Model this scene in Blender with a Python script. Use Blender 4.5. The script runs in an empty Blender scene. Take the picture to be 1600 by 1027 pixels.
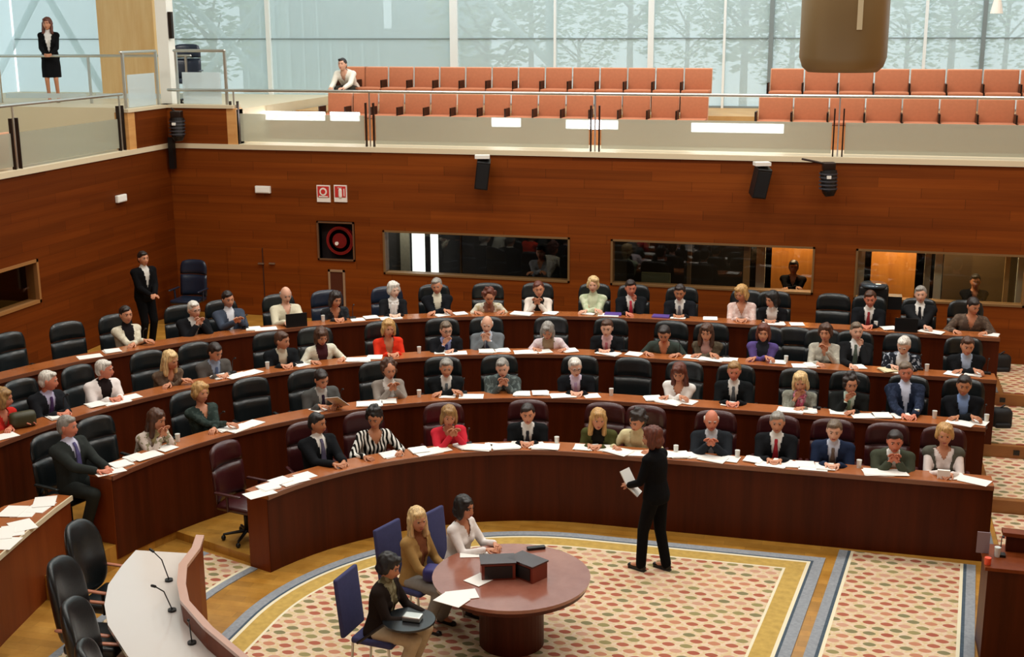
import bpy, bmesh, math, random
import numpy as np
from mathutils import Vector, Matrix, noise
random.seed(7)
sc = bpy.context.scene
col = bpy.data.collections.new('chamber'); sc.collection.children.link(col)
PI = math.pi
# ---------------------------------------------------------------- camera
F, PITCH, ROLL, TH, CH = 1981.19, .238171, -.00506749, .2617128, 6.2
cp, sp = math.cos(PITCH), math.sin(PITCH)
_ri, _up, _fw = Vector((1, 0, 0)), Vector((0, sp, cp)), Vector((0, cp, -sp))
_c, _s = math.cos(ROLL), math.sin(ROLL)
_r2, _u2 = _c*_ri + _s*_up, -_s*_ri + _c*_up
RZ = Matrix.Rotation(TH, 3, 'Z')
RI, UP, FW = RZ @ _r2, RZ @ _u2, RZ @ _fw
CAM = Vector((0, 0, CH))
def at(x, y, z=None, v=None, u=None):
    d = FW*F + RI*(x-800) - UP*(y-513.5)
    t = (z-CH)/d.z if z is not None else (v/d.y if v is not None else u/d.x)
    return CAM + d*t
def proj(p):
    q = Vector(p)-CAM; w = q.dot(FW)
    return 800+F*q.dot(RI)/w, 513.5-F*q.dot(UP)/w
cd = bpy.data.cameras.new('camera'); cam = bpy.data.objects.new('camera', cd); col.objects.link(cam)
cd.sensor_width = 36; cd.lens = 36*F/1600; cd.clip_end = 300
M = Matrix((RI, UP, -FW)).transposed().to_4x4(); M.translation = CAM; cam.matrix_world = M
sc.camera = cam
# ---------------------------------------------------------------- colours and materials
def lin(c):
    if isinstance(c, str):
        c = c.lstrip('#'); c = [int(c[i:i+2], 16)/255 for i in (0, 2, 4)]
    return tuple((x/12.92 if x <= .04045 else ((x+.055)/1.055)**2.4) for x in c)+(1,)
_mats = {}
def mat(name, c, rough=.6, metal=0, spec=.5, var=0, vscale=8, bump=0, coat=0, sheen=0):
    key = (name, c, rough, metal, spec, var, vscale, bump, coat)
    if key in _mats: return _mats[key]
    m = bpy.data.materials.new(name); m.use_nodes = True; nt = m.node_tree; b = nt.nodes['Principled BSDF']
    b.inputs['Base Color'].default_value = lin(c); b.inputs['Roughness'].default_value = rough
    b.inputs['Metallic'].default_value = metal; b.inputs['Specular IOR Level'].default_value = spec
    if coat: b.inputs['Coat Weight'].default_value = coat; b.inputs['Coat Roughness'].default_value = .12
    if sheen: b.inputs['Sheen Weight'].default_value = sheen
    if var or bump:
        tc = nt.nodes.new('ShaderNodeTexCoord'); n = nt.nodes.new('ShaderNodeTexNoise'); n.inputs['Scale'].default_value = vscale
        n.inputs['Detail'].default_value = 3
        nt.links.new(tc.outputs['Object'], n.inputs['Vector'])
        if var:
            mx = nt.nodes.new('ShaderNodeMix'); mx.data_type = 'RGBA'; L = lin(c)
            mx.inputs['A'].default_value = tuple(x*(1-var) for x in L[:3])+(1,); mx.inputs['B'].default_value = tuple(min(1, x*(1+var)) for x in L[:3])+(1,)
            nt.links.new(n.outputs['Fac'], mx.inputs['Factor']); nt.links.new(mx.outputs['Result'], b.inputs['Base Color'])
        if bump:
            bp = nt.nodes.new('ShaderNodeBump'); bp.inputs['Strength'].default_value = bump; bp.inputs['Distance'].default_value = .01
            nt.links.new(n.outputs['Fac'], bp.inputs['Height']); nt.links.new(bp.outputs['Normal'], b.inputs['Normal'])
    _mats[key] = m; return m
def wood(name, c1, c2, sc3=(1, 1, 14), rough=.35, coat=.3, plank=None, spec=.5):
    """grain stretched along the axes with a small scale; plank=(axis index, size, axis2, size2) adds thin joints"""
    m = bpy.data.materials.new(name); m.use_nodes = True; nt = m.node_tree; N = nt.nodes; L = nt.links; b = N['Principled BSDF']
    b.inputs['Roughness'].default_value = rough; b.inputs['Coat Weight'].default_value = coat; b.inputs['Coat Roughness'].default_value = .15
    b.inputs['Specular IOR Level'].default_value = spec
    tc = N.new('ShaderNodeTexCoord'); mp = N.new('ShaderNodeMapping'); mp.inputs['Scale'].default_value = sc3
    L.new(tc.outputs['Object'], mp.inputs['Vector'])
    n = N.new('ShaderNodeTexNoise'); n.inputs['Scale'].default_value = 1; n.inputs['Detail'].default_value = 5; n.inputs['Roughness'].default_value = .65
    L.new(mp.outputs['Vector'], n.inputs['Vector'])
    r = N.new('ShaderNodeValToRGB'); r.color_ramp.elements[0].position = .32; r.color_ramp.elements[1].position = .68
    r.color_ramp.elements[0].color = lin(c1); r.color_ramp.elements[1].color = lin(c2)
    L.new(n.outputs['Fac'], r.inputs['Fac']); out = r.outputs['Color']
    if plank:
        sx = N.new('ShaderNodeSeparateXYZ'); L.new(tc.outputs['Object'], sx.inputs['Vector'])
        a1, s1, a2, s2 = plank
        def op(o, x, y=0):
            q = N.new('ShaderNodeMath'); q.operation = o
            for i, w in enumerate((x, y)):
                if isinstance(w, (int, float)): q.inputs[i].default_value = w
                else: L.new(w, q.inputs[i])
            return q.outputs[0]
        row = op('DIVIDE', sx.outputs[a1], s1); rid = op('FLOOR', row)
        colm = op('ADD', op('DIVIDE', sx.outputs[a2], s2), op('MULTIPLY', rid, .37)); cid = op('FLOOR', colm)
        cx = N.new('ShaderNodeCombineXYZ'); L.new(rid, cx.inputs[0]); L.new(cid, cx.inputs[1])
        wn = N.new('ShaderNodeTexWhiteNoise'); L.new(cx.outputs[0], wn.inputs['Vector'])
        f1 = op('LESS_THAN', op('FRACT', row), .025); f2 = op('LESS_THAN', op('FRACT', colm), .006)
        j = op('MAXIMUM', f1, f2)
        fac = op('MULTIPLY', op('ADD', op('MULTIPLY', wn.outputs['Value'], .3), .82), op('SUBTRACT', 1, op('MULTIPLY', j, .35)))
        hv = N.new('ShaderNodeVectorMath'); hv.operation = 'SCALE'; L.new(out, hv.inputs[0]); L.new(fac, hv.inputs['Scale'])
        out = hv.outputs[0]
    L.new(out, b.inputs['Base Color']); return m
# ---------------------------------------------------------------- mesh builder
class MB:
    def __init__(s): s.v = []; s.f = []; s.mi = []
    def add(s, vs, fs, mi=0, M=None):
        o = len(s.v)
        s.v += [tuple(M @ Vector(p)) if M is not None else tuple(p) for p in vs]
        s.f += [tuple(o+i for i in f) for f in fs]; s.mi += [mi]*len(fs); return s
    def box(s, lo, hi, mi=0, M=None):
        x0, y0, z0 = lo; x1, y1, z1 = hi
        return s.add([(x0, y0, z0), (x1, y0, z0), (x1, y1, z0), (x0, y1, z0), (x0, y0, z1), (x1, y0, z1), (x1, y1, z1), (x0, y1, z1)],
                     [(0, 3, 2, 1), (4, 5, 6, 7), (0, 1, 5, 4), (1, 2, 6, 5), (2, 3, 7, 6), (3, 0, 4, 7)], mi, M)
    def rbox(s, lo, hi, r=.02, mi=0, M=None, seg=2):
        bm = bmesh.new(); bmesh.ops.create_cube(bm, size=1)
        for v in bm.verts: v.co = Vector([(lo[i]+hi[i])/2+v.co[i]*(hi[i]-lo[i]) for i in range(3)])
        bmesh.ops.bevel(bm, geom=bm.edges[:], offset=r, segments=seg, affect='EDGES', profile=.6)
        return s.bm(bm, mi, M)
    def bm(s, bm, mi=0, M=None):
        bm.verts.index_update(); s.add([v.co.copy() for v in bm.verts], [[v.index for v in f.verts] for f in bm.faces], mi, M); bm.free(); return s
    def cap(s, p0, p1, r0, r1=None, n=10, mi=0, M=None, flat=1, nrm=None, rings=3):
        """capsule between two points; flat squeezes it along nrm"""
        r1 = r0 if r1 is None else r1; p0, p1 = Vector(p0), Vector(p1); d = p1-p0; l = d.length or 1e-6; d = d/l if l > 1e-5 else Vector((0, 0, 1))
        a = Vector(nrm) if nrm is not None else (Vector((0, 0, 1)) if abs(d.z) < .9 else Vector((1, 0, 0)))
        a = (a-d*a.dot(d)).normalized(); b = d.cross(a)
        R = []
        for i in range(rings): t = (i+.35)/rings*PI/2; R.append((-math.cos(t)*r0, math.sin(t)*r0))
        R.append((0, r0)); R.append((l, r1))
        for i in range(rings): t = (i+.65)/rings*PI/2; R.append((l+math.sin(t)*r1, math.cos(t)*r1))
        vs = []; fs = []
        for h, r in R:
            for k in range(n):
                q = 2*PI*k/n; vs.append(p0+d*h+a*(math.cos(q)*r*flat)+b*(math.sin(q)*r))
        for i in range(len(R)-1):
            for k in range(n): fs.append((i*n+k, i*n+(k+1) % n, (i+1)*n+(k+1) % n, (i+1)*n+k))
        fs.append(tuple(range(n))[::-1]); fs.append(tuple((len(R)-1)*n+k for k in range(n)))
        return s.add(vs, fs, mi, M)
    def cyl(s, p0, p1, r0, r1=None, n=16, mi=0, M=None):
        r1 = r0 if r1 is None else r1; p0, p1 = Vector(p0), Vector(p1); d = (p1-p0).normalized()
        a = Vector((0, 0, 1)) if abs(d.z) < .9 else Vector((1, 0, 0)); a = (a-d*a.dot(d)).normalized(); b = d.cross(a)
        vs = [p+a*(math.cos(2*PI*k/n)*r)+b*(math.sin(2*PI*k/n)*r) for p, r in ((p0, r0), (p1, r1)) for k in range(n)]
        fs = [(k, (k+1) % n, n+(k+1) % n, n+k) for k in range(n)]+[tuple(range(n))[::-1], tuple(range(n, 2*n))]
        return s.add(vs, fs, mi, M)
    def ell(s, c, r, n=14, m=10, mi=0, M=None):
        vs = [(c[0], c[1], c[2]-r[2])]; fs = []
        for i in range(1, m):
            t = -PI/2+PI*i/m
            for k in range(n):
                q = 2*PI*k/n; vs.append((c[0]+r[0]*math.cos(t)*math.cos(q), c[1]+r[1]*math.cos(t)*math.sin(q), c[2]+r[2]*math.sin(t)))
        vs.append((c[0], c[1], c[2]+r[2]))
        for k in range(n): fs.append((0, 1+(k+1) % n, 1+k))
        for i in range(m-2):
            for k in range(n): a = 1+i*n; fs.append((a+k, a+(k+1) % n, a+n+(k+1) % n, a+n+k))
        a = 1+(m-2)*n; t = len(vs)-1
        for k in range(n): fs.append((a+k, a+(k+1) % n, t))
        return s.add(vs, fs, mi, M)
    def loft(s, st, n=16, mi=0, M=None):
        """st: list of (z, rx, ry, cx, cy) along local z, capped; superellipse-ish section"""
        vs = []; fs = []
        for z, rx, ry, cx, cy in st:
            for k in range(n):
                q = 2*PI*k/n; c, s_ = math.cos(q), math.sin(q)
                vs.append((cx+rx*math.copysign(abs(c)**.85, c), cy+ry*math.copysign(abs(s_)**.85, s_), z))
        for i in range(len(st)-1):
            for k in range(n): fs.append((i*n+k, i*n+(k+1) % n, (i+1)*n+(k+1) % n, (i+1)*n+k))
        fs.append(tuple(range(n))[::-1]); fs.append(tuple((len(st)-1)*n+k for k in range(n)))
        return s.add(vs, fs, mi, M)
    def strip(s, quads, mi=0, M=None):
        """quads: list of 4-point cross-sections -> closed bar with end caps"""
        n = len(quads[0]); vs = [p for q in quads for p in q]; fs = []
        for i in range(len(quads)-1):
            for k in range(n): fs.append((i*n+k, i*n+(k+1) % n, (i+1)*n+(k+1) % n, (i+1)*n+k))
        fs.append(tuple(range(n))[::-1]); fs.append(tuple((len(quads)-1)*n+k for k in range(n)))
        return s.add(vs, fs, mi, M)
    def mesh(s, name, mats, smooth=False):
        me = bpy.data.meshes.new(name); me.from_pydata(s.v, [], s.f)
        for m in (mats if isinstance(mats, (list, tuple)) else [mats]): me.materials.append(m)
        if any(s.mi): me.polygons.foreach_set('material_index', s.mi)
        bm = bmesh.new(); bm.from_mesh(me); bmesh.ops.recalc_face_normals(bm, faces=bm.faces[:]); bm.to_mesh(me); bm.free()
        if smooth: me.shade_smooth()
        me.update(); return me
    def obj(s, name, mats, parent=None, smooth=False, loc=None):
        o = bpy.data.objects.new(name, s.mesh(name, mats, smooth)); col.objects.link(o)
        if parent is not None: o.parent = parent
        if loc is not None: o.location = loc
        return o
def tag(o, label=None, cat=None, group=None, kind=None):
    if label: o['label'] = label
    if cat: o['category'] = cat
    if group: o['group'] = group
    if kind: o['kind'] = kind
    return o
def empty(name, loc=(0, 0, 0), rz=0, label=None, cat=None, group=None, kind=None):
    o = bpy.data.objects.new(name, None); col.objects.link(o); o.location = loc; o.rotation_euler = (0, 0, rz); o.empty_display_size = .1
    return tag(o, label, cat, group, kind)
def copy_tree(o, parent=None):
    kids = [c for c in col.objects if c.parent == o] if parent is None and o.name not in _kids else _kids[o.name]
    _kids[o.name] = kids
    c = o.copy(); col.objects.link(c); c.parent = parent
    for k in kids:
        if k.name not in _kids: _kids[k.name] = [g for g in col.objects if g.parent == k]
        d = copy_tree(k, c)
    return c
_kids = {}
def smooth_by_angle(o, a=40):
    o.data.shade_smooth()
    try: o.data.set_sharp_from_angle(angle=math.radians(a))
    except Exception: pass
# ---------------------------------------------------------------- hall layout
UC, VC = -2.9206, 11.2593
RR = {1: 3.5033, 2: 5.1729, 3: 6.8527, 4: 8.6219}
HD, RISE = .948, .1825
def PZ(k): return .10+RISE*(k-1)
def DZ(k): return HD+RISE*(k-1)
def rp(t, R):
    """point on the row curve of radius R; t>=0 metres along the straight, t<0 radians round the bend, then metres down the wing"""
    if t >= 0: return UC+t, VC+R
    if t > -PI/2: return UC-R*math.sin(-t), VC+R*math.cos(t)
    return UC-R, VC-(-t-PI/2)*1.0
def rn(t):
    """outward normal"""
    if t >= 0: return Vector((0, 1, 0))
    if t > -PI/2: return Vector((-math.sin(-t), math.cos(t), 0))
    return Vector((-1, 0, 0))
def ts(t0, t1, step=.06):
    out = [t0]
    for b in (-PI/2, 0):
        if t0 < b < t1:
            n = max(1, int((b-out[-1])/step)); a = out[-1]
            out += [a+(b-a)*i/n for i in range(1, n+1)]
    a = out[-1]; n = max(1, int((t1-a)/(step if a < 0 else 1.2))); out += [a+(t1-a)*i/n for i in range(1, n+1)]
    return out
def ring(mb, t0, t1, Ra, Rb, z0, z1, mi=0):
    q = []
    for t in ts(t0, t1):
        a, b = rp(t, Ra), rp(t, Rb); q.append([(a[0], a[1], z0), (b[0], b[1], z0), (b[0], b[1], z1), (a[0], a[1], z1)])
    return mb.strip(q, mi)
def find_t(k, x, o, z):
    """t on row k (offset o) whose point at height z shows at picture column x"""
    R = RR[k]+o; lo, hi = -PI/2-3.5, 5.5
    for _ in range(50):
        m = (lo+hi)/2; p = rp(m, R)
        if proj((p[0], p[1], z))[0] < x: lo = m
        else: hi = m
    return lo
# ---------------------------------------------------------------- materials of the hall
W_PARQ = wood('parquet', '#a87428', '#c29040', (3, 3, 3), .35, .15, plank=(1, .12, 0, .7))
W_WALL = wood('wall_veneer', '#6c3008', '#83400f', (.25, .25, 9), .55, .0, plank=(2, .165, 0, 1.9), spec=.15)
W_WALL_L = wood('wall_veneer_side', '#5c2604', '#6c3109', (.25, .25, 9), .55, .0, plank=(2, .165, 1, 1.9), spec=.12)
W_PANEL = wood('mahogany', '#3c1202', '#511d06', (7, 7, .35), .45, .0, spec=.2)
W_PANEL_W = wood('mahogany_end', '#6c2f10', '#7c3a16', (6, 6, .4), .45, .0, spec=.2)
W_TOP = wood('desk_top', '#9a5424', '#b0683a', (2, 2, 2), .25, .4)
W_TRIM = wood('light_oak', '#c98d4e', '#d9a263', (1, 1, 10), .4, .1)
M_CREAM = mat('cream_edge', '#d8c8a8', .5)
M_STEEL = mat('brushed_steel', '#c9c8c2', .28, .9)
M_DARKMET = mat('dark_metal', '#2b1c14', .4, .6)
M_BLACK = mat('black_plastic', '#0c0c0d', .45)
M_WHITE = mat('white_plastic', '#e8e4da', .5)
M_PAPER = mat('paper', '#f4f1ea', .7)
M_CARPETGREY = mat('grey_carpet', '#7d8084', .95, var=.25, vscale=60)
def struct(mb, name, m, parent=None, smooth=False):
    o = mb.obj(name, m, parent, smooth)
    if parent is None: tag(o, kind='structure')
    return o
def lit(name, c, e):
    m = mat(name, c, .8); b = m.node_tree.nodes['Principled BSDF']; b.inputs['Emission Color'].default_value = lin(c); b.inputs['Emission Strength'].default_value = e; return m
# floor
struct(MB().box((-20, 2, -.1), (9, 24, 0)), 'floor', W_PARQ)
WB, UL = 22.0, -12.7
EDGE = 3.95
# tiers (raised platforms the rows stand on)
LT1, LT2 = -1.42, -PI/2-.12
fl = [(1, -1.22, RR[1]+.02, RR[2]+.03, 1.78-UC), (2, -PI/2-.1, RR[2]+.02, RR[3]+.03, 1.80-UC), (3, -PI/2-3.2, RR[3]+.02, RR[4]+.03, 2.06-UC)]
for k, t0, Ra, Rb, t1 in fl:
    struct(ring(MB(), t0, t1, Ra, Rb, 0.0, PZ(k)), 'floor_tier', W_PARQ)
mb = MB(); tt = ts(-PI/2-3.2, 2.26-UC); q = []
for t in tt:
    a = rp(t, RR[4]+.02); n = rn(t)
    k = min([(WB-.01-a[1])/n.y if n.y > 1e-3 else 99, (UL+.01-a[0])/n.x if n.x < -1e-3 else 99]); b = (a[0]+n.x*k, a[1]+n.y*k)
    q.append([(a[0], a[1], 0), (b[0], b[1], 0), (b[0], b[1], PZ(4)), (a[0], a[1], PZ(4))])
struct(mb.strip(q), 'floor_tier', W_PARQ)
# ---------------------------------------------------------------- patterned carpet material
def rug_field(name):
    m = bpy.data.materials.new(name); m.use_nodes = True; nt = m.node_tree; N = nt.nodes; L = nt.links; b = N['Principled BSDF']; b.inputs['Roughness'].default_value = .95
    b.inputs['Specular IOR Level'].default_value = .1
    tc = N.new('ShaderNodeTexCoord'); sx = N.new('ShaderNodeSeparateXYZ'); L.new(tc.outputs['Object'], sx.inputs[0])
    def op(o, x, y=0):
        q = N.new('ShaderNodeMath'); q.operation = o
        for i, w in enumerate((x, y)):
            if isinstance(w, (int, float)): q.inputs[i].default_value = w
            else: L.new(w, q.inputs[i])
        return q.outputs[0]
    row = op('DIVIDE', sx.outputs[1], .125); rid = op('FLOOR', row); rf = op('FRACT', row)
    cl = op('ADD', op('DIVIDE', sx.outputs[0], .18), op('MULTIPLY', op('MODULO', op('ABSOLUTE', rid), 2), .5)); cid = op('FLOOR', cl); cf = op('FRACT', cl)
    d = op('ADD', op('MULTIPLY', op('ABSOLUTE', op('SUBTRACT', rf, .5)), .8), op('ABSOLUTE', op('SUBTRACT', cf, .5)))
    inside = op('LESS_THAN', op('ADD', op('POWER', op('MULTIPLY', op('ABSOLUTE', op('SUBTRACT', rf, .5)), 2.6), 2), op('POWER', op('MULTIPLY', op('ABSOLUTE', op('SUBTRACT', cf, .5)), 2.35), 1.4)), .8)
    cx = N.new('ShaderNodeCombineXYZ'); L.new(rid, cx.inputs[0]); L.new(cid, cx.inputs[1])
    wn = N.new('ShaderNodeTexWhiteNoise'); L.new(cx.outputs[0], wn.inputs['Vector'])
    r = N.new('ShaderNodeValToRGB'); r.color_ramp.interpolation = 'CONSTANT'; e = r.color_ramp.elements
    e[0].color = lin('#ab6450'); e[1].position = .28; e[1].color = lin('#bf8468')
    for p, c in ((.5, '#847e5c'), (.68, '#c89a82'), (.82, '#968c60'), (.92, '#a45c4a')): x = e.new(p); x.color = lin(c)
    L.new(wn.outputs['Value'], r.inputs['Fac'])
    n = N.new('ShaderNodeTexNoise'); n.inputs['Scale'].default_value = 22; L.new(tc.outputs['Object'], n.inputs['Vector'])
    r2 = N.new('ShaderNodeValToRGB'); r2.color_ramp.elements[0].color = lin('#d4bc92'); r2.color_ramp.elements[1].color = lin('#dec6ac')
    r2.color_ramp.elements[0].position = .4; r2.color_ramp.elements[1].position = .6
    L.new(n.outputs['Fac'], r2.inputs['Fac'])
    mx = N.new('ShaderNodeMix'); mx.data_type = 'RGBA'; L.new(inside, mx.inputs['Factor']); L.new(r2.outputs['Color'], mx.inputs['A']); L.new(r.outputs['Color'], mx.inputs['B'])
    L.new(mx.outputs['Result'], b.inputs['Base Color']); return m
M_RUG = rug_field('patterned_carpet')
M_RUGY = mat('ochre_border', '#c0a058', .95, var=.3, vscale=14, spec=.1)
M_RUGB = mat('blue_grey_border', '#93989e', .95, var=.3, vscale=30, spec=.1)
M_RUGD = mat('dark_blue_line', '#4d5a66', .95, var=.3, vscale=30, spec=.1)
M_RUGC = mat('cream_line', '#e8dfc2', .95, spec=.1)
def redge(v, w=0): return -.03-w-.11*(14.43-v)      # slanting straight edge of the main rug
def clip_ring(Ra, Rb, w0, w1, z, v_end=2.5):
    """rug band following the bend, then the straight, then down the slanting edge"""
    t_end = -PI/2-6
    mb = MB(); A = []; B = []
    for t in ts(t_end, 0, .05): A.append(rp(t, Ra)); B.append(rp(t, Rb))
    va, vb = VC+Ra, VC+Rb
    A.append((redge(va, w0), va)); B.append((redge(vb, w1), vb))
    A.append((redge(v_end, w0), v_end)); B.append((redge(v_end, w1), v_end))
    q = [[(a[0], a[1], .0), (b[0], b[1], .0), (b[0], b[1], z), (a[0], a[1], z)] for a, b in zip(A, B)]
    return mb.strip(q)
rug = empty('carpet', (0, 0, 0), 0, 'large floral carpet with ochre and blue-grey border under the round table', 'carpet')
for nm, Ra, Rb, m in (('blue_border', 3.14, 3.02, M_RUGB), ('dark_line', 3.02, 2.99, M_RUGD), ('cream_line', 2.99, 2.95, M_RUGC), ('ochre_border', 2.95, 2.74, M_RUGY), ('cream_line', 2.74, 2.71, M_RUGC)):
    clip_ring(Ra, Rb, (3.14-Ra)*1.0, (3.14-Rb)*1.0, .012).obj(nm, m, rug)
pts = [rp(t, 2.71) for t in ts(-PI/2-6, 0, .05)]+[(redge(VC+2.71, .43), VC+2.71), (redge(5.5, .43), 5.5)]
mb = MB(); n = len(pts); mb.add([(x, y, 0) for x, y in pts]+[(x, y, .012) for x, y in pts], [tuple(range(n)), tuple(range(n, 2*n))]+[(i, (i+1) % n, n+(i+1) % n, n+i) for i in range(n)])
mb.obj('carpet_field', M_RUG, rug)
def runner(name, poly, label, bands):
    r = empty(name, (0, 0, 0), 0, label, 'carpet')
    (a0, a1), (b0, b1) = poly   # left edge far->near, right edge far->near
    L0, L1, R0, R1 = map(Vector, (a0, a1, b0, b1)); s0 = 0; e0 = 1; xs = [0]
    wid = (R0-L0).length
    def pt(f, far): return (L0.lerp(R0, f) if far else L1.lerp(R1, f))
    x = 0
    seq = []
    for w, m, nm in bands: seq.append((x, x+w/wid, m, nm)); x += w/wid
    seqr = [(1-b, 1-a, m, nm) for a, b, m, nm in seq]
    seq.append((x, 1-x, M_RUG, 'carpet_field')); seq += seqr
    for a, b, m, nm in seq:
        p = [pt(a, True), pt(b, True), pt(b, False), pt(a, False)]
        MB().add([(v.x, v.y, 0) for v in p]+[(v.x, v.y, .012) for v in p], [(3, 2, 1, 0), (4, 5, 6, 7), (0, 1, 5, 4), (1, 2, 6, 5), (2, 3, 7, 6), (3, 0, 4, 7)]).obj(nm, m, r)
    return r
bands = [(.10, M_RUGB, 'blue_border'), (.035, M_RUGD, 'dark_line'), (.035, M_RUGC, 'cream_line')]
runner('carpet', (((.12, 14.69), (-.96, 5)), ((1.66, 14.62), (.83, 5))), 'narrower floral carpet runner beside the dark lectern', bands)
# aisle carpet by the bench
mb = MB(); q = []
ar = empty('carpet', (0, 0, 0), 0, 'small floral carpet behind the end of the curved presiding bench', 'carpet')
for nm, Ra, Rb, m in (('blue_border', 3.70, 3.80, M_RUGB), ('cream_line', 3.80, 3.84, M_RUGC), ('carpet_field', 3.84, 4.5, M_RUG), ('blue_border', 4.5, 4.6, M_RUGB)):
    ring(MB(), -PI/2-4, -1.24, Ra, Rb, 0, .012).obj(nm, m, ar)
# ---------------------------------------------------------------- aisle stairs at the end of the rows
M_NOSE = wood('stair_oak', '#8a5526', '#a06a34', (1, 4, 4), .4, .2)
for i, (v0, v1, z) in enumerate([(16.4, 18.1, .183), (18.1, 20.1, .366), (20.1, 22.0, .549)]):
    e0 = (1.80, 1.84, 2.28)[i]
    st = empty('floor_stair', (0, 0, 0), 0, kind='structure')
    MB().box((e0, v0, 0), (7.5, v1, z)).obj('step', M_NOSE, st)
    MB().box((e0+.0, v0+.09, z), (e0+.12, v1-.01, z+.012)).obj('grey_edge', M_CARPETGREY, st)
    MB().box((e0+.2, v0+.09, z), (6.5, v1-.01, z+.012)).obj('carpet_field', M_RUG, st)
    MB().box((2.42, v0-.012, z-.12), (2.50, v0, z-.05)).obj('step_light', M_BLACK, st)
rr = empty('carpet', (0, 0, 0), 0, 'floral carpet on the lower aisle floor at the foot of the stairs', 'carpet')
MB().box((1.80, 14.9, 0), (1.92, 16.38, .012)).obj('blue_border', M_CARPETGREY, rr)
MB().box((1.98, 14.9, 0), (6, 16.38, .012)).obj('carpet_field', M_RUG, rr)
# ---------------------------------------------------------------- walls
def wall_with_holes(axis, pos, a0, a1, z0, z1, holes, thick, m, name):
    """axis 'v': wall in the plane v=pos running along u"""
    mb = MB(); xs = sorted({a0, a1, *[h[0] for h in holes], *[h[1] for h in holes]}); zs = sorted({z0, z1, *[h[2] for h in holes], *[h[3] for h in holes]})
    for i in range(len(xs)-1):
        run = None
        for j in range(len(zs)-1):
            cx, cz = (xs[i]+xs[i+1])/2, (zs[j]+zs[j+1])/2
            if any(h[0] < cx < h[1] and h[2] < cz < h[3] for h in holes): continue
            if axis == 'v': mb.box((xs[i], pos, zs[j]), (xs[i+1], pos+thick, zs[j+1]))
            else: mb.box((pos-thick, xs[i], zs[j]), (pos, xs[i+1], zs[j+1]))
    return struct(mb, name, m)
Z1, Z0 = 2.415, 1.585
H1, H2, H3 = (-8.38, -4.81), (-4.06, -.52), (.16, 2.90)
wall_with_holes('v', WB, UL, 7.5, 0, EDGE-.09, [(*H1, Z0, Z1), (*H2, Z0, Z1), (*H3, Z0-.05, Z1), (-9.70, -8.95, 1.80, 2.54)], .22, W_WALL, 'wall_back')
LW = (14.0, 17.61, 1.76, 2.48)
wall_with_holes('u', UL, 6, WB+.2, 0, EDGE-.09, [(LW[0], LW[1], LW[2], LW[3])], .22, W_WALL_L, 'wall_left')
# corner block that rises above the gallery edge
struct(MB().box((UL-.2, WB-.001, EDGE-.09), (-11.45, WB+.25, 4.62)), 'wall_corner', W_WALL)
struct(MB().box((UL-.25, 20.85, EDGE-.09), (UL+.001, WB+.2, 4.62)), 'wall_corner', W_WALL_L)
struct(MB().box((UL-.27, 20.62, EDGE), (UL+.0, 20.85, 4.62)), 'trim_1', W_TRIM)
struct(MB().box((-11.45, WB, EDGE), (-11.25, WB+.27, 4.62)), 'trim_2', W_TRIM)
struct(MB().box((UL-.2, WB-.03, 4.62), (-11.3, WB+.3, 4.68)), 'trim_3', M_CREAM)
struct(MB().box((UL-.28, 20.6, 4.62), (UL+.03, WB+.3, 4.68)), 'trim_4', M_CREAM)
# gallery slabs
struct(MB().box((UL, WB-.03, EDGE-.09), (7.5, 24.6, EDGE)), 'floor_gallery', M_CREAM)
struct(MB().box((-19.5, 6, EDGE-.09), (UL+.03, WB, EDGE)), 'floor_gallery', M_CREAM)
M_GFLOOR = wood('gallery_floor', '#b98a4f', '#caa063', (2, 2, 2), .5, .1)
struct(MB().box((-11.2, 24.55, EDGE-.09), (7.5, 27.0, 4.42)), 'floor_gallery_tier', M_GFLOOR)
struct(MB().box((-19.5, WB+.02, EDGE-.09), (-11.25, 27.0, 4.60)), 'floor_gallery_tier', M_CREAM)
# dado behind the rear row of gallery seats
# ---------------------------------------------------------------- interpreters' booths behind the back wall
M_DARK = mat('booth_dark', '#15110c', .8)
M_BOOTHWOOD = wood('booth_oak', '#a06022', '#b8752c', (8, 8, .5), .5, .1)
M_CURT = mat('curtain', '#8b8a78', .9, var=.2, vscale=20)
def glassmat(name, tint=(1, 1, 1), refl=.12, haze=0, hazec='#d8e4e2'):
    m = bpy.data.materials.new(name); m.use_nodes = True; nt = m.node_tree; N = nt.nodes; L = nt.links; N.remove(N['Principled BSDF']); out = N['Material Output']
    tr = N.new('ShaderNodeBsdfTransparent'); tr.inputs[0].default_value = (*tint, 1)
    gl = N.new('ShaderNodeBsdfGlossy'); gl.inputs['Roughness'].default_value = .02; gl.inputs[0].default_value = (.9, .9, .9, 1)
    mx = N.new('ShaderNodeMixShader'); mx.inputs[0].default_value = refl
    L.new(tr.outputs[0], mx.inputs[1]); L.new(gl.outputs[0], mx.inputs[2]); last = mx.outputs[0]
    if haze:
        df = N.new('ShaderNodeBsdfDiffuse'); df.inputs[0].default_value = lin(hazec); tl = N.new('ShaderNodeBsdfTranslucent'); tl.inputs[0].default_value = lin(hazec)
        m3 = N.new('ShaderNodeMixShader'); m3.inputs[0].default_value = .5; L.new(df.outputs[0], m3.inputs[1]); L.new(tl.outputs[0], m3.inputs[2])
        m2 = N.new('ShaderNodeMixShader'); m2.inputs[0].default_value = haze; L.new(last, m2.inputs[1]); L.new(m3.outputs[0], m2.inputs[2]); last = m2.outputs[0]
    L.new(last, out.inputs['Surface']); return m
G_BOOTH = glassmat('booth_glass', (.85, .85, .83), .04)
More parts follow.
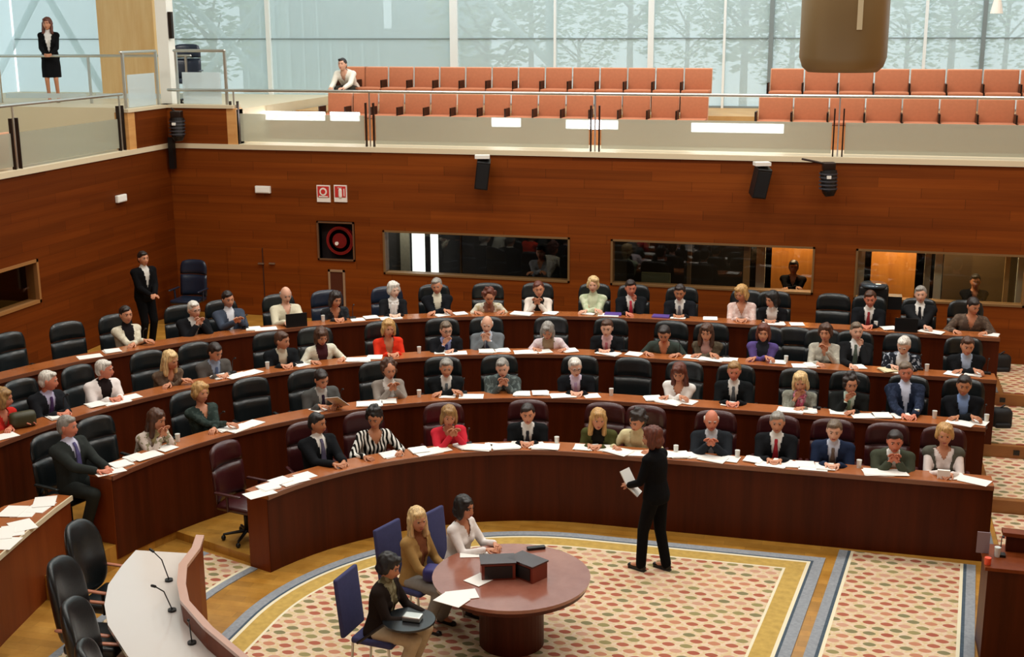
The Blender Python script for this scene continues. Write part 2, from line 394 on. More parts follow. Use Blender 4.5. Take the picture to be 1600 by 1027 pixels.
def booth(i, h, z0, parts, floorz=.65):
    w = empty('window_%d' % i, (0, 0, 0), kind='structure')
    mb = MB(); f = .035
    for lo, hi in (((h[0], WB-.015, z0), (h[1], WB+.2, z0+f)), ((h[0], WB-.015, Z1-f), (h[1], WB+.2, Z1)), ((h[0], WB-.015, z0), (h[0]+f, WB+.2, Z1)), ((h[1]-f, WB-.015, z0), (h[1], WB+.2, Z1))): mb.box(lo, hi)
    mb.obj('window_frame', mat('booth_frame', '#7a5a36', .4), w)
    MB().box((h[0]+f, WB+.05, z0+f), (h[1]-f, WB+.06, Z1-f)).obj('pane', G_BOOTH, w)
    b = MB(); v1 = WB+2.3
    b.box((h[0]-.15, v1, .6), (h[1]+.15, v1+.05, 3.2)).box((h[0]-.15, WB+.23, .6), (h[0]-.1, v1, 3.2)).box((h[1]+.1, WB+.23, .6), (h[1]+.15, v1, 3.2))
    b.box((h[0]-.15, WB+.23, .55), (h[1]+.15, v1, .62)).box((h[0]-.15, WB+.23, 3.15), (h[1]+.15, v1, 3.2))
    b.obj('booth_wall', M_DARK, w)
    for nm, u0, u1, a, c, vv, m in parts:
        MB().box((u0, WB+vv, a), (u1, WB+vv+.05, c)).obj(nm, m, w)
    return w
M_LITDOOR = lit('lit_doorway', '#f2f7f6', 1.6)
def bu(x, vv): return at(x, 400, v=WB+vv).x
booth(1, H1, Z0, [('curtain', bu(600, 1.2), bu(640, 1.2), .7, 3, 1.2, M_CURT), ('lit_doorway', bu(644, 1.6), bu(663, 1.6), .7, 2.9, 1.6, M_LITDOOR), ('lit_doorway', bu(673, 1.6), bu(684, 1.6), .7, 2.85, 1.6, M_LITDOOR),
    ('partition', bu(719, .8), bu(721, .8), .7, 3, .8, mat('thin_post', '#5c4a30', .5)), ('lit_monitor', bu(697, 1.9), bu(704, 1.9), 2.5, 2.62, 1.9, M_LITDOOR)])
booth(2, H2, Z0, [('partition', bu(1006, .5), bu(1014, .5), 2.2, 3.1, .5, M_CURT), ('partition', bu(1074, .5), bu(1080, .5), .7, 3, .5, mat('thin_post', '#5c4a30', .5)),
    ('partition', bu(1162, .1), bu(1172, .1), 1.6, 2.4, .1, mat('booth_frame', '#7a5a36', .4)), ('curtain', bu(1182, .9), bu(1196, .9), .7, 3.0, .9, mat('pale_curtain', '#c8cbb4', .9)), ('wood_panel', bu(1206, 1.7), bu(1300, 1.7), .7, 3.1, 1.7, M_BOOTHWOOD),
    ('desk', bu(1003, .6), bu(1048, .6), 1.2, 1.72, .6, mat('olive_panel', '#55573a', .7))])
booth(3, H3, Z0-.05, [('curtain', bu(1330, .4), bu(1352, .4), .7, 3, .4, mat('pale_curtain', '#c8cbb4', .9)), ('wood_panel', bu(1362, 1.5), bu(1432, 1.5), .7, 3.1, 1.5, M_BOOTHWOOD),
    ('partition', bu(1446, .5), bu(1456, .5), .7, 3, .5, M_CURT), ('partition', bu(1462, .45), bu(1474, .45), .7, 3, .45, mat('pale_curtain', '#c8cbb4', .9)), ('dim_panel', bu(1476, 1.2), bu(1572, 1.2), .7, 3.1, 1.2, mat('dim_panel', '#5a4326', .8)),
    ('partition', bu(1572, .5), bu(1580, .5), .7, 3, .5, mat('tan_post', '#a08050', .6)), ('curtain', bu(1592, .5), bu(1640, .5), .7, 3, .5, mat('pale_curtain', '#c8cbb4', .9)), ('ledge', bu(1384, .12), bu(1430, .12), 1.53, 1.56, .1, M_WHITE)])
for (u, vv, e, c) in ((bu(1240, 1.), 1.3, 70, (1, .75, .45)), (bu(1400, .9), 1.0, 80, (1, .78, .48)), (bu(1530, .8), .9, 22, (1, .8, .5)), (bu(625, .8), .8, 30, (1, .95, .85))):
    l = bpy.data.lights.new('booth_lamp', 'AREA'); l.energy = e; l.size = .4; l.color = c; o = bpy.data.objects.new('booth_lamp', l); col.objects.link(o); o.location = (u, WB+vv, 3.0)
# side window in the left wall
w = empty('window_4', (0, 0, 0), kind='structure'); f = .05
mb = MB()
for lo, hi in (((UL-.2, LW[0], LW[2]), (UL+.02, LW[1], LW[2]+f)), ((UL-.2, LW[0], LW[3]-f), (UL+.02, LW[1], LW[3])), ((UL-.2, LW[1]-f, LW[2]), (UL+.02, LW[1], LW[3]))): mb.box(lo, hi)
mb.obj('window_frame', mat('side_frame', '#9a6a3c', .4), w)
MB().box((UL-.06, LW[0], LW[2]+f), (UL-.05, LW[1]-f, LW[3]-f)).obj('pane', G_BOOTH, w)
b = MB(); b.box((UL-2.3, LW[0]-.2, .6), (UL-2.25, LW[1]+.6, 3.2)).box((UL-2.3, LW[1]+.5, .6), (UL-.23, LW[1]+.6, 3.2)).box((UL-2.3, LW[0]-.2, .55), (UL-.23, LW[1]+.6, .6)).box((UL-2.3, LW[0]-.2, 3.15), (UL-.23, LW[1]+.6, 3.2)).box((UL-2.3, LW[0]-.3, .6), (UL-.23, LW[0]-.2, 3.2))
b.obj('booth_wall', M_DARK, w)
# double door in the back wall near the corner, beside the hose reel
dr = empty('door_1', (0, 0, 0), kind='structure'); J = mat('door_joint', '#3a1a0a', .6)
d0, d1 = at(413, 440, v=WB).x-.75, at(413, 440, v=WB).x+.75
MB().box((d0, WB-.012, PZ(4)), (d1, WB, 1.98)).obj('door_leaf', W_WALL, dr)
MB().box((( d0+d1)/2-.01, WB-.02, PZ(4)), ((d0+d1)/2+.01, WB-.012, 1.98)).obj('door_joint', J, dr)
for x in (408, 425):
    p = at(x, 412, v=WB-.03); MB().box((p.x-.06, WB-.05, p.z-.012), (p.x+.06, WB-.012, p.z+.012)).obj('door_closer', M_STEEL, dr)
# ---------------------------------------------------------------- ceiling, gallery glazing
struct(MB().box((-20, -8, 11.5), (9, 27.5, 11.6)), 'ceiling', mat('ceiling_paint', '#d9d4c8', .8))
struct(MB().box((-20, -8.2, 0), (9, -8, 11.5)), 'wall_front', W_WALL)
struct(MB().box((8.9, -8, 0), (9, 22.0, 11.5)), 'wall_right', mat('side_paint', '#b08a60', .8))
struct(MB().box((-19.6, -8, 3.9), (-19.5, 12, 11.5)), 'wall_gallery', mat('side_paint', '#b08a60', .8))
G_OUT = glassmat('facade_glass', (.93, .98, .98), .04, .55, '#dce8e8')
M_MULL = mat('white_mullion', '#e9efee', .4)
M_MULLD = mat('grey_mullion', '#7d8a8c', .4)
VG = 26.9
xs = [(-19.5, .12, M_MULL)]
mulls = [(262, .30, M_MULL), (420, .10, M_MULL), (710, .17, M_MULL), (868, .05, M_MULL), (1018, .12, M_MULL), (1133, .05, M_MULL), (1206, .09, M_MULLD), (1325, .05, M_MULL), (1447, .06, M_MULL), (1538, .08, M_MULLD), (1700, .1, M_MULL)]
us = [(-19.5, .12, M_MULL)]+[(at(x, 40, v=VG).x, wd, m) for x, wd, m in mulls]+[(8.9, .1, M_MULL)]
for i in range(len(us)-1):
    (ua, wa, ma), (ub, wb_, mb_) = us[i], us[i+1]
    w = empty('window_%d' % (5+i), (0, 0, 0), kind='structure')
    MB().box((ub-wb_/2, VG-.08, 4.4), (ub+wb_/2, VG+.1, 11.5)).obj('mullion', mb_, w)
    MB().box((ua+wa/2, VG, 4.4), (ub-wb_/2, VG+.012, 11.5)).obj('pane', G_OUT, w)
    MB().box((ua+wa/2, VG-.02, 5.82), (ub-wb_/2, VG+.03, 5.84)).box((ua+wa/2, VG-.04, 4.4), (ub-wb_/2, VG+.06, 4.46)).box((ua+wa/2, VG-.04, 7.6), (ub-wb_/2, VG+.06, 7.66)).obj('transom', M_MULLD, w)
w = empty('window_30', (0, 0, 0), kind='structure')
MB().box((-19.52, 12, 4.0), (-19.5, VG, 11.5)).obj('pane', G_OUT, w)
mb = MB()
for v in (12, 14.5, 17, 19.5, 22, 24.5): mb.box((-19.6, v-.05, 3.95), (-19.42, v+.05, 11.5))
mb.obj('mullion', M_MULL, w)
# ---------------------------------------------------------------- balustrades
G_BAL = glassmat('balustrade_glass', (.92, .95, .95), .10, .62, '#c4c2b0')
G_BAL2 = glassmat('frosted_glass', (.95, .98, 1), .12, .62, '#e6f0f2')
def balustrade(name, p0, p1, zf, zr, posts, label, gz=(.05, .57), glass=G_BAL, double=True, ends=(0, 1)):
    p0, p1 = Vector(p0), Vector(p1); d = (p1-p0).normalized(); r = empty(name, (0, 0, 0), 0, label, 'balustrade'); Lt = (p1-p0).length
    n = Vector((-d.y, d.x, 0))
    MB().cap((*(p0), zr), (*(p1), zr), .028, n=12).obj('handrail', M_STEEL, r, True)
    R = Matrix.Rotation(math.atan2(d.y, d.x), 4, 'Z')
    for t in posts:
        c = p0+d*t; T = Matrix.Translation((c.x, c.y, 0)) @ R; pm = MB()
        if double:
            for s in (-.075, .075): pm.box((s-.012, -.03, zf), (s+.012, .03, zr-.2), 0, T)
            pm.obj('post', M_DARKMET, r); MB().box((-.012, -.012, zf), (.012, .012, zr), 0, T).obj('post_rod', M_STEEL, r)
        else: pm.box((-.022, -.022, zf), (.022, .022, zr), 0, T).obj('post', M_STEEL, r)
    for a, b in zip(posts[:-1], posts[1:]):
        T = Matrix.Translation((p0.x, p0.y, 0)) @ R
        MB().box((a+.11, -.008, zf+gz[0]), (b-.11, .008, zf+gz[1]), 0, T).obj('glass_panel', glass, r)
    return r
pu = [at(x, 190, v=WB+.1).x for x in (367, 578, 930, 1311)]
posts = [u+12.7 for u in pu]+[pu[-1]+12.7+4.15]
balustrade('balustrade', (-12.7+.0, WB+.1), (7.4, WB+.1), EDGE, 4.95, posts, 'long glass balustrade with steel handrail along the front gallery edge')
balustrade('balustrade', (UL-.08, 9.0), (UL-.08, 20.6), EDGE, 4.95, [0.3, 4.4, 8.45, 11.5], 'glass balustrade with handrail running along the side gallery edge')
balustrade('balustrade', (-11.5, WB+.15), (-12.55, WB+.15), 4.66, 5.68, [0, 1.02], 'frosted glass balustrade over the corner block, beside the white column', (.03, .62), G_BAL2, False)
balustrade('balustrade', (UL-.1, 21.9), (UL-.1, 20.7), 4.66, 5.68, [0, 1.15], 'frosted glass balustrade over the corner block, before the wooden door', (.03, .62), G_BAL2, False)
balustrade('balustrade', (-12.9, 23.4), (-17.2, 23.0), 4.6, 5.55, [0.1, 2.2, 4.2], 'thin steel railing in front of the woman standing in the gallery', (.1, .2), G_BAL2, False)
# low wooden riser in front of the lower seats, with glow patches added for the bright areas in the glass
struct(MB().box((-11.2, 23.28, EDGE), (7.4, 23.32, 4.36)), 'trim_5', wood('riser_oak', '#a9673a', '#bd7a48', (1, 1, 8), .5, .1))
for i, (x0, x1, y, lb) in enumerate([(372, 508, 180, 'long added glow patch by the corner end of the gallery riser'), (516, 562, 182, 'short added glow patch beside the second balustrade post'), (768, 814, 191, 'short added glow patch midway along the gallery riser'), (884, 966, 194, 'added glow patch behind the third balustrade post'), (1080, 1225, 199, 'long added glow patch below the end of the long seat block')]):
    a, b = at(x0, y, v=23.27), at(x1, y, v=23.27); s_ = empty('glow_patch', ((a.x+b.x)/2, 23.28, a.z), 0, lb, 'light', 'added glow patches on the gallery riser'); h_ = (b.x-a.x)/2
    MB().rbox((-h_, -.03, -.085), (h_, 0, .085), .015).obj('white_front', lit('glow_white', '#ffffff', 7), s_); MB().box((-h_-.01, -.012, -.095), (h_+.01, 0, .095)).obj('glow_frame', M_STEEL, s_)
# column and wooden door up in the gallery
p = at(262, 120, v=22.6); c = empty('column', (0, 0, 0), kind='structure')
MB().box((p.x-.12, 22.5, 4.6), (p.x+.12, 22.75, 11.5)).obj('column_shaft', mat('white_column', '#f0ede4', .5), c)
MB().box((p.x+.13, 22.52, 5.9), (p.x+.2, 22.6, 6.4)).obj('lamp_bracket', M_DARKMET, c)
wd = tag(MB().box((at(156, 60, v=25.5).x, 25.45, 4.6), (at(243, 60, v=25.5).x, 25.6, 9)).obj('door_panel', wood('pale_oak', '#dcae70', '#e8c48a', (5, 5, .6), .5, .1)), 'tall pale wooden panel behind the corner of the gallery', 'wooden panel')
# ---------------------------------------------------------------- outside
M_LEAF = [mat('leaf_%d' % i, c, .8, var=.4, vscale=6) for i, c in enumerate(('#a8b48c', '#b8c4a2', '#98a580'))]
M_TRUNK = mat('bark', '#6b6458', .9, var=.3)
struct(MB().box((-60, 27.6, -.2), (40, 90, -.05)), 'ground', mat('outside_ground', '#a8aea2', .9))
for i, (x, vv, r, zc) in enumerate([(760, 38, 2.2, 6.2), (830, 42, 2.0, 7.4), (905, 36, 1.6, 5.6), (985, 44, 2.2, 7.6), (1075, 38, 2.0, 6.4), (1165, 42, 2.1, 7.0), (1240, 40, 2.2, 6.5), (1420, 36, 1.9, 6.3), (1490, 42, 2.3, 7.5), (1575, 38, 2.2, 6.8), (330, 46, 2.2, 6.6)]):
    vv = (34, 47, 60, 40, 54)[i % 5]; r *= vv/40*.9; zc = 6.2-(6.2-zc)*vv/40; p = at(x, 40, v=vv); tr = empty('tree', (p.x, p.y, 0), 0, 'pale green tree outside the glass, ' + ['behind the middle mullion', 'tall and further off', 'slim beside the thin mullion', 'dense, beyond the fifth gallery seat from the block end', 'over the end seats of the long block', 'over the gap between the seat blocks', 'behind the hanging cylinder', 'just past the hanging cylinder', 'tall above the short seat block', 'at the far end of the short seat block', 'beyond the corner column'][i], 'tree', 'trees outside the glazing')
    mb = MB(); rnd = random.Random(i)
    for _ in range(900):
        a, b_, rr_ = rnd.uniform(0, 2*PI), rnd.uniform(-1, 1), r*rnd.uniform(.35, 1)**.6
        q = Vector((math.cos(a)*math.sqrt(1-b_*b_)*rr_, math.sin(a)*math.sqrt(1-b_*b_)*rr_, zc+b_*rr_*1.25)); s = rnd.uniform(.09, .22)
        Mx = Matrix.Translation(q) @ Matrix.Rotation(rnd.uniform(0, 6), 4, 'Z') @ Matrix.Rotation(rnd.uniform(-1, 1), 4, 'X')
        mb.add([(-s, 0, 0), (0, -s*.5, 0), (s, 0, .02), (0, s*.5, .02), (0, 0, .05)], [(0, 1, 4), (1, 2, 4), (2, 3, 4), (3, 0, 4), (0, 3, 2, 1)], rnd.randrange(3), Mx)
    mb.obj('crown', M_LEAF, tr)
    tm = MB().cap((0, 0, 0), (0, 0, zc), .16, .07)
    for k in range(7):
        a = k*.9; tm.cap((0, 0, zc-1.8+k*.25), (math.cos(a)*r*.7, math.sin(a)*r*.7, zc-.5+k*.2), .05, .02, n=6)
    tm.obj('trunk', M_TRUNK, tr)
M_GREYB = mat('grey_cladding', '#93a0a2', .7, var=.15, vscale=1.5)
def building(x0, x1, ytop, vv, label, m, dep=6):
    a, b_ = at(x0, ytop, v=vv), at(x1, ytop, v=vv); bd = empty('building', (0, 0, 0), 0, label, 'building')
    MB().box((a.x, vv, -.1), (b_.x, vv+dep, a.z)).obj('wall', m, bd)
    mb = MB(); x = a.x+.1; n_ = max(2, int((b_.x-a.x)/.55))
    for k in range(n_): xx = a.x+(b_.x-a.x)*(k+.5)/n_; mb.box((xx-.06, vv-.05, 0), (xx+.0, vv, a.z-.1))
    mb.obj('cladding_rib', mat('pale_rib', '#c9d6d6', .6), bd)
building(370, 505, -60, 44, 'grey ribbed building outside beyond the empty end of the gallery', M_GREYB)
building(505, 605, 46, 40, 'lower grey building outside behind the gallery visitor', M_GREYB)
building(610, 705, -40, 52, 'pale blue-grey building outside beside the wide white mullion', mat('pale_cladding', '#b8c6ca', .7, var=.1))
tr = empty('truss', (0, 0, 0), 0, 'white steel truss with diagonals outside the corner of the glazing', 'truss')
def tube(x0, y0, x1, y1, vv, r=.09): MB().cap(at(x0, y0, v=vv), at(x1, y1, v=vv), r, n=10).obj('strut', mat('truss_paint', '#c6d2d2', .5), tr, True)
for x_ in (-40, 160, 440, 860): q_ = at(x_, 0, v=30); MB().cap((q_.x, 30, 0), (q_.x, 30, 9.5), .12, n=10).obj('strut', mat('truss_paint', '#c6d2d2', .5), tr, True)
for a in ((60, -10, -40, 190, 29), (60, -30, 160, 140, 29), (270, -20, 440, 150, 29), (700, -60, 860, 100, 30.5), (430, -20, 300, 140, 29.6)): tube(*a)
# ---------------------------------------------------------------- people
SKIN = {'fair': '#dda88c', 'warm': '#c98a68', 'red': '#cf7f62', 'tan': '#b87a55', 'pale': '#e6bfa6'}
HAIRC = {'black': '#15110f', 'dark': '#241813', 'brown': '#4a2c1a', 'auburn': '#5f2c1a', 'grey': '#8d8880', 'white': '#d3cdc2', 'blonde': '#b98f55', 'light': '#d3b27c', 'sandy': '#94703f', 'greybrown': '#6b5a48', 'darkgrey': '#4b4742'}
M_EYEW = mat('eye_white', '#b9aa9e', .4); M_EYE = mat('iris', '#20140e', .2)
def clothm(name, c, kind=None, c2='#ffffff'):
    if kind is None: return mat(name, c, .9, spec=.12, var=.12, vscale=25, bump=.25, sheen=0)
    key = (name, c, kind, c2)
    if key in _mats: return _mats[key]
    m = bpy.data.materials.new(name); m.use_nodes = True; nt = m.node_tree; N = nt.nodes; L = nt.links; b = N['Principled BSDF']; b.inputs['Roughness'].default_value = .9; b.inputs['Specular IOR Level'].default_value = .12
    tc = N.new('ShaderNodeTexCoord')
    if kind == 'stripe':
        t = N.new('ShaderNodeTexWave'); t.inputs['Scale'].default_value = 7; t.inputs['Distortion'].default_value = 5; t.inputs['Detail'].default_value = 1; t.bands_direction = 'X'
    else:
        t = N.new('ShaderNodeTexNoise'); t.inputs['Scale'].default_value = 20; t.inputs['Detail'].default_value = 2
    L.new(tc.outputs['Object'], t.inputs['Vector']); r = N.new('ShaderNodeValToRGB'); r.color_ramp.interpolation = 'CONSTANT'
    r.color_ramp.elements[0].color = lin(c); r.color_ramp.elements[1].color = lin(c2); r.color_ramp.elements[1].position = .5 if kind == 'stripe' else .54
    L.new(t.outputs['Fac'], r.inputs['Fac']); L.new(r.outputs['Color'], b.inputs['Base Color']); _mats[key] = m; return m
def hairm(c):
    key = ('hair', c)
    if key in _mats: return _mats[key]
    m = bpy.data.materials.new('hair'); m.use_nodes = True; nt = m.node_tree; N = nt.nodes; L = nt.links; b = N['Principled BSDF']; b.inputs['Roughness'].default_value = .5
    tc = N.new('ShaderNodeTexCoord'); mp = N.new('ShaderNodeMapping'); mp.inputs['Scale'].default_value = (70, 70, 9); t = N.new('ShaderNodeTexNoise'); t.inputs['Scale'].default_value = 1
    L.new(tc.outputs['Object'], mp.inputs[0]); L.new(mp.outputs[0], t.inputs['Vector']); r = N.new('ShaderNodeValToRGB'); r.color_ramp.elements[0].position = .35; r.color_ramp.elements[1].position = .65
    q = lin(c); r.color_ramp.elements[0].color = tuple(x*.65 for x in q[:3])+(1,); r.color_ramp.elements[1].color = tuple(min(1, x*1.3) for x in q[:3])+(1,)
    L.new(t.outputs['Fac'], r.inputs['Fac']); L.new(r.outputs['Color'], b.inputs['Base Color'])
    _mats[key] = m; return m
def head_shape():
    """cranium, face and jaw; y forward, origin at the middle of the head"""
    bm = bmesh.new(); bmesh.ops.create_uvsphere(bm, u_segments=26, v_segments=20, radius=1)
    g = lambda d2, s: math.exp(-d2/(s*s))
    for v in bm.verts:
        x, y, z = v.co; fr = max(0, y)
        X, Y, Z = x*.079, y*.100, z*.122
        if z < 0: X *= 1-.30*(-z)**1.6; Y = Y*(1-.10*(-z)) + .016*(-z)*(1 if y > 0 else 1.2) if y > -.2 else Y*(1-.35*(-z))+.01*(-z)
        if z > 0 and y < 0: Y *= 1.06
        if y > .1:
            Y -= .010*g((X/.026-(1.25 if X > 0 else -1.25))**2+((Z-.008)/.018)**2, 1)      # eye sockets
            Y += .007*g(((Z-.032)/.014)**2+(X/.05)**2, 1)                                # brow
            Y += .022*g((X/.013)**2+((Z+.022)/.022)**2, 1)+.009*g((X/.018)**2+((Z+.034)/.010)**2, 1)   # nose
            Y += .006*g((X/.026)**2+((Z+.060)/.012)**2, 1)+.010*g((X/.03)**2+((Z+.095)/.018)**2, 1)     # mouth, chin
            Y += .004*g(((abs(X)-.045)/.018)**2+((Z+.025)/.02)**2, 1)                    # cheeks
        v.co = (X, Y, Z)
    return bm
def head_mb():
    mb = MB(); mb.bm(head_shape())
    for s in (-1, 1):
        mb.ell((s*.031, .083, .008), (.013, .0085, .006), 10, 6, 1)
        mb.ell((s*.031, .0915, .008), (.0065, .0045, .0065), 8, 6, 2)
        mb.cap((s*.016, .100, .028), (s*.045, .088, .029), .0045, .003, 6, 3)
        mb.ell((s*.079, -.006, -.004), (.009, .019, .031), 10, 8, 0)
        mb.ell((s*.083, .0, -.004), (.005, .012, .020), 8, 6, 0)
    mb.ell((0, .0985, -.058), (.023, .008, .0045), 12, 6, 4); mb.ell((0, .0965, -.066), (.019, .008, .0055), 12, 6, 4)
    return mb
HEAD = head_mb()
def frame(z, yhint):
    z = Vector(z).normalized(); y = Vector(yhint); y = (y-z*y.dot(z)).normalized(); x = y.cross(z)
    return Matrix((x, y, z)).transposed()
def T4(R, p): m = R.to_4x4(); m.translation = p; return m
TORSO_M = [(-.10, .150, .105), (-.03, .168, .118), (.06, .160, .115), (.16, .150, .108), (.27, .165, .115), (.36, .178, .118), (.43, .168, .105), (.475, .115, .08), (.505, .06, .058)]
TORSO_F = [(-.10, .155, .11), (-.03, .172, .122), (.06, .152, .108), (.15, .130, .096), (.25, .145, .105), (.34, .158, .108), (.42, .150, .095), (.465, .10, .072), (.495, .05, .05)]
def ik(a, b, l1, l2, pole):
    a, b = Vector(a), Vector(b); d = b-a; L = min(d.length, (l1+l2)*.995); d.normalize()
    x = (l1*l1-l2*l2+L*L)/(2*L); h = math.sqrt(max(0, l1*l1-x*x)); p = Vector(pole); p = (p-d*p.dot(d)).normalized()
    return a+d*x+p*h, a+d*L
class Fig:
    """one figure; local space: x to its own right, y ahead, z up, origin on the floor under the hips"""
    def __init__(s, sex='m', seat=.55, lean=15, side=0, twist=0, hyaw=0, hpitch=0, hroll=0, pose='desk', desk=.85, stand=False, hands=None, feet=None, hs=1.04, big=1):
        s.sex = sex; s.stand = stand
        L, S = math.radians(lean), math.radians(side)
        d = Vector((math.sin(S), math.sin(L)*math.cos(S), math.cos(L)*math.cos(S))).normalized()
        s.hip = Vector((0, 0, seat)); tw = math.radians(twist)
        s.TR = frame(d, (math.sin(tw), math.cos(tw), -.0)); s.T = T4(s.TR, s.hip)
        s.neck = s.T @ Vector((0, 0, .49)); sh = .172 if sex == 'm' else .152
        s.sh = [s.T @ Vector((k*sh, -.005, .425)) for k in (-1, 1)]
        hl = math.radians(lean*.45); hd = Vector((math.sin(S)*.6, math.sin(hl)+.12, math.cos(hl))).normalized()
        s.head = s.neck+hd*.165
        hy, hp = math.radians(hyaw), math.radians(hpitch+lean*.25)
        s.HR = Matrix.Rotation(hy, 3, 'Z') @ Matrix.Rotation(math.radians(hroll), 3, 'Y') @ Matrix.Rotation(-hp, 3, 'X')
        s.H = T4(s.HR, s.head) @ Matrix.Scale(hs, 4)
        hh = [Vector((-.07, .44, desk+.035)), Vector((.07, .44, desk+.035))]; up = [0, 0]
        hf = s.HR @ Vector((0, 1, 0))
        if pose == 'wide': hh = [Vector((-.22, .42, desk+.03)), Vector((.22, .42, desk+.03))]
        elif pose == 'fold': hh = [Vector((.07, .39, desk+.04)), Vector((-.07, .42, desk+.07))]
        elif pose == 'read': hh = [Vector((-.12, .44, desk+.06)), Vector((.13, .44, desk+.06))]
        elif pose == 'mouth': hh = [s.head+s.HR @ Vector((k*.045, .115, -.20)) for k in (-1, 1)]; up = [1, 1]
        elif pose == 'clasp': hh = [Vector((k*.035, .40, desk+.13)) for k in (-1, 1)]; up = [.6, .6]
        elif pose == 'chinR': hh = [hh[0], s.head+s.HR @ Vector((.06, .085, -.18))]; up = [0, 1]
        elif pose == 'chinL': hh = [s.head+s.HR @ Vector((-.06, .085, -.18)), hh[1]]; up = [1, 0]
        elif pose == 'chest': hh = [Vector((-.05, .30, desk+.16)), hh[1]]; up = [.5, 0]
        if hands: hh = [Vector(h) for h in hands]; up = [0, 0]
        s.up = up; s.el = []; s.wr = []
        for i, k in enumerate((-1, 1)):
            wide = .9 if pose == 'wide' else .45
            e, w = ik(s.sh[i], hh[i], .275, .25, (k*wide, -.25, -1) if not up[i] else (k*.55, .15, -1))
            s.el.append(e); s.wr.append(w)
        if stand:
            s.hj = [s.hip+Vector((k*.085, 0, -.04)) for k in (-1, 1)]; ft = [Vector(f) for f in (feet or ((-.09, 0, 0), (.09, 0, 0)))]
            s.an = [f+Vector((0, -.03, .075)) for f in ft]; s.kn = []
            for i in (0, 1):
                k_, a_ = ik(s.hj[i], s.an[i], .43, .42, (0, 1, 0)); s.kn.append(k_); s.an[i] = a_
        else:
            s.hj = [Vector((k*.09, .02, seat-.02)) for k in (-1, 1)]
            s.kn = [Vector((k*.13, .44, seat+.0)) for k in (-1, 1)]; s.an = [Vector((k*.13, .26, .075)) for k in (-1, 1)]
            if feet: s.an = [Vector(f)+Vector((0, 0, .075)) for f in feet]
    def torso(s, mb, g):
        for_ = TORSO_M if s.sex == 'm' else TORSO_F
        st = [(z, rx+g, ry+g, 0, -.004) for z, rx, ry in for_]
        st[0] = (st[0][0]-g*.4,)+st[0][1:]; mb.loft(st, 18, 0, s.T)
        for i in (0, 1):
            mb.cap(s.T @ Vector((0, -.005, .455)), s.sh[i], .052+g*.7, .056+g, 10)
            if s.sex == 'f': mb.ell(((-1, 1)[i]*.062, .075, .30), (.058+g*.4, .058+g*.3, .058), 12, 8, 0, s.T)
    def arms(s, mb, g, end=0):
        f = .9 if s.sex == 'f' else 1
        for i in (0, 1):
            w = s.el[i].lerp(s.wr[i], 1-end)
            mb.cap(s.sh[i], s.el[i], .053*f+g, .041*f+g, 12); mb.cap(s.el[i], w, .041*f+g, (.027+(.012*end*4))*f+g, 12)
    def legs(s, mb, g, shin=1):
        for i in (0, 1):
            mb.cap(s.hj[i], s.kn[i], .082+g, .056+g, 12)
            if shin: mb.cap(s.kn[i], s.an[i], .054+g, .038+g*(1.6 if g > .01 else 1), 12)
        mb.ell(tuple(s.hip+Vector((0, -.01, -.02))), (.16+g, .115+g, .11), 14, 10)
    def fingers(s, mb):
        for i, k in enumerate((-1, 1)):
            w = s.wr[i]; fa = (w-s.el[i]).normalized()
            if s.up[i]: nrm = Vector((-k*.5, .9, 0)); d = (fa*.6+Vector((-k*.5, 0, .5))).normalized()
            else: nrm = Vector((-k*.25, 0, -1)); d = (Vector((fa.x, fa.y, 0))+Vector((-k*.45, .2, -.05))).normalized()
            if s.stand and not s.up[i] and abs(fa.z) > .7: nrm = Vector((-k, 0, 0)); d = fa
            nrm = (nrm-d*nrm.dot(d)).normalized(); lat = d.cross(nrm)*(1 if k < 0 else -1)    # thumb side
            yield i, w, d, nrm, lat
    def hands(s, mb):
        for i, w, d, nrm, lat in s.fingers(mb):
            mb.cap(w, w+d*.07, .026, .037, 12, 0, None, .48, nrm)
    def hand_digits(s, mb):
        for i, w, d, nrm, lat in s.fingers(mb):
            for j, (off, ln) in enumerate(((.028, .070), (.010, .078), (-.009, .073), (-.027, .058))):
                b = w+d*.085+lat*off; q = (d+nrm*.35).normalized(); r = (d+nrm*1.3).normalized()
                m1 = b+q*ln*.5; mb.cap(b-d*.012, m1, .0095, .0085, 6, 0, None, 1, None, 2); mb.cap(m1, m1+r*ln*.5, .0085, .007, 6, 0, None, 1, None, 2)
            b = w+d*.03+lat*.026; m1 = b+(lat*.8+d*.7+nrm*.3).normalized()*.036; mb.cap(b, m1, .012, .010, 6, 0, None, 1, None, 2)
            mb.cap(m1, m1+(d+nrm*.4+lat*.15).normalized()*.03, .010, .008, 6, 0, None, 1, None, 2)
JOBS = []
def remesh_later(o, vox, post=None, sm=2):
    JOBS.append((o, post)); m = o.modifiers.new('r', 'REMESH'); m.mode = 'VOXEL'; m.voxel_size = vox; m.use_smooth_shade = True
    if sm: q = o.modifiers.new('s', 'SMOOTH'); q.iterations = sm; q.factor = .5
def run_jobs():
    bpy.context.view_layer.update(); dg = bpy.context.evaluated_depsgraph_get()
    for o, post in JOBS:
        me = bpy.data.meshes.new_from_object(o.evaluated_get(dg)); old = o.data
        me.materials.clear()
        for m in old.materials: me.materials.append(m)
        o['_m'] = 1
        if post: me = post(me) or me
        me.name = old.name
        o.data = me; del o['_m']
    for o, _ in JOBS: o.modifiers.clear()
    for o, _ in JOBS: o.data.shade_smooth()
    JOBS.clear()
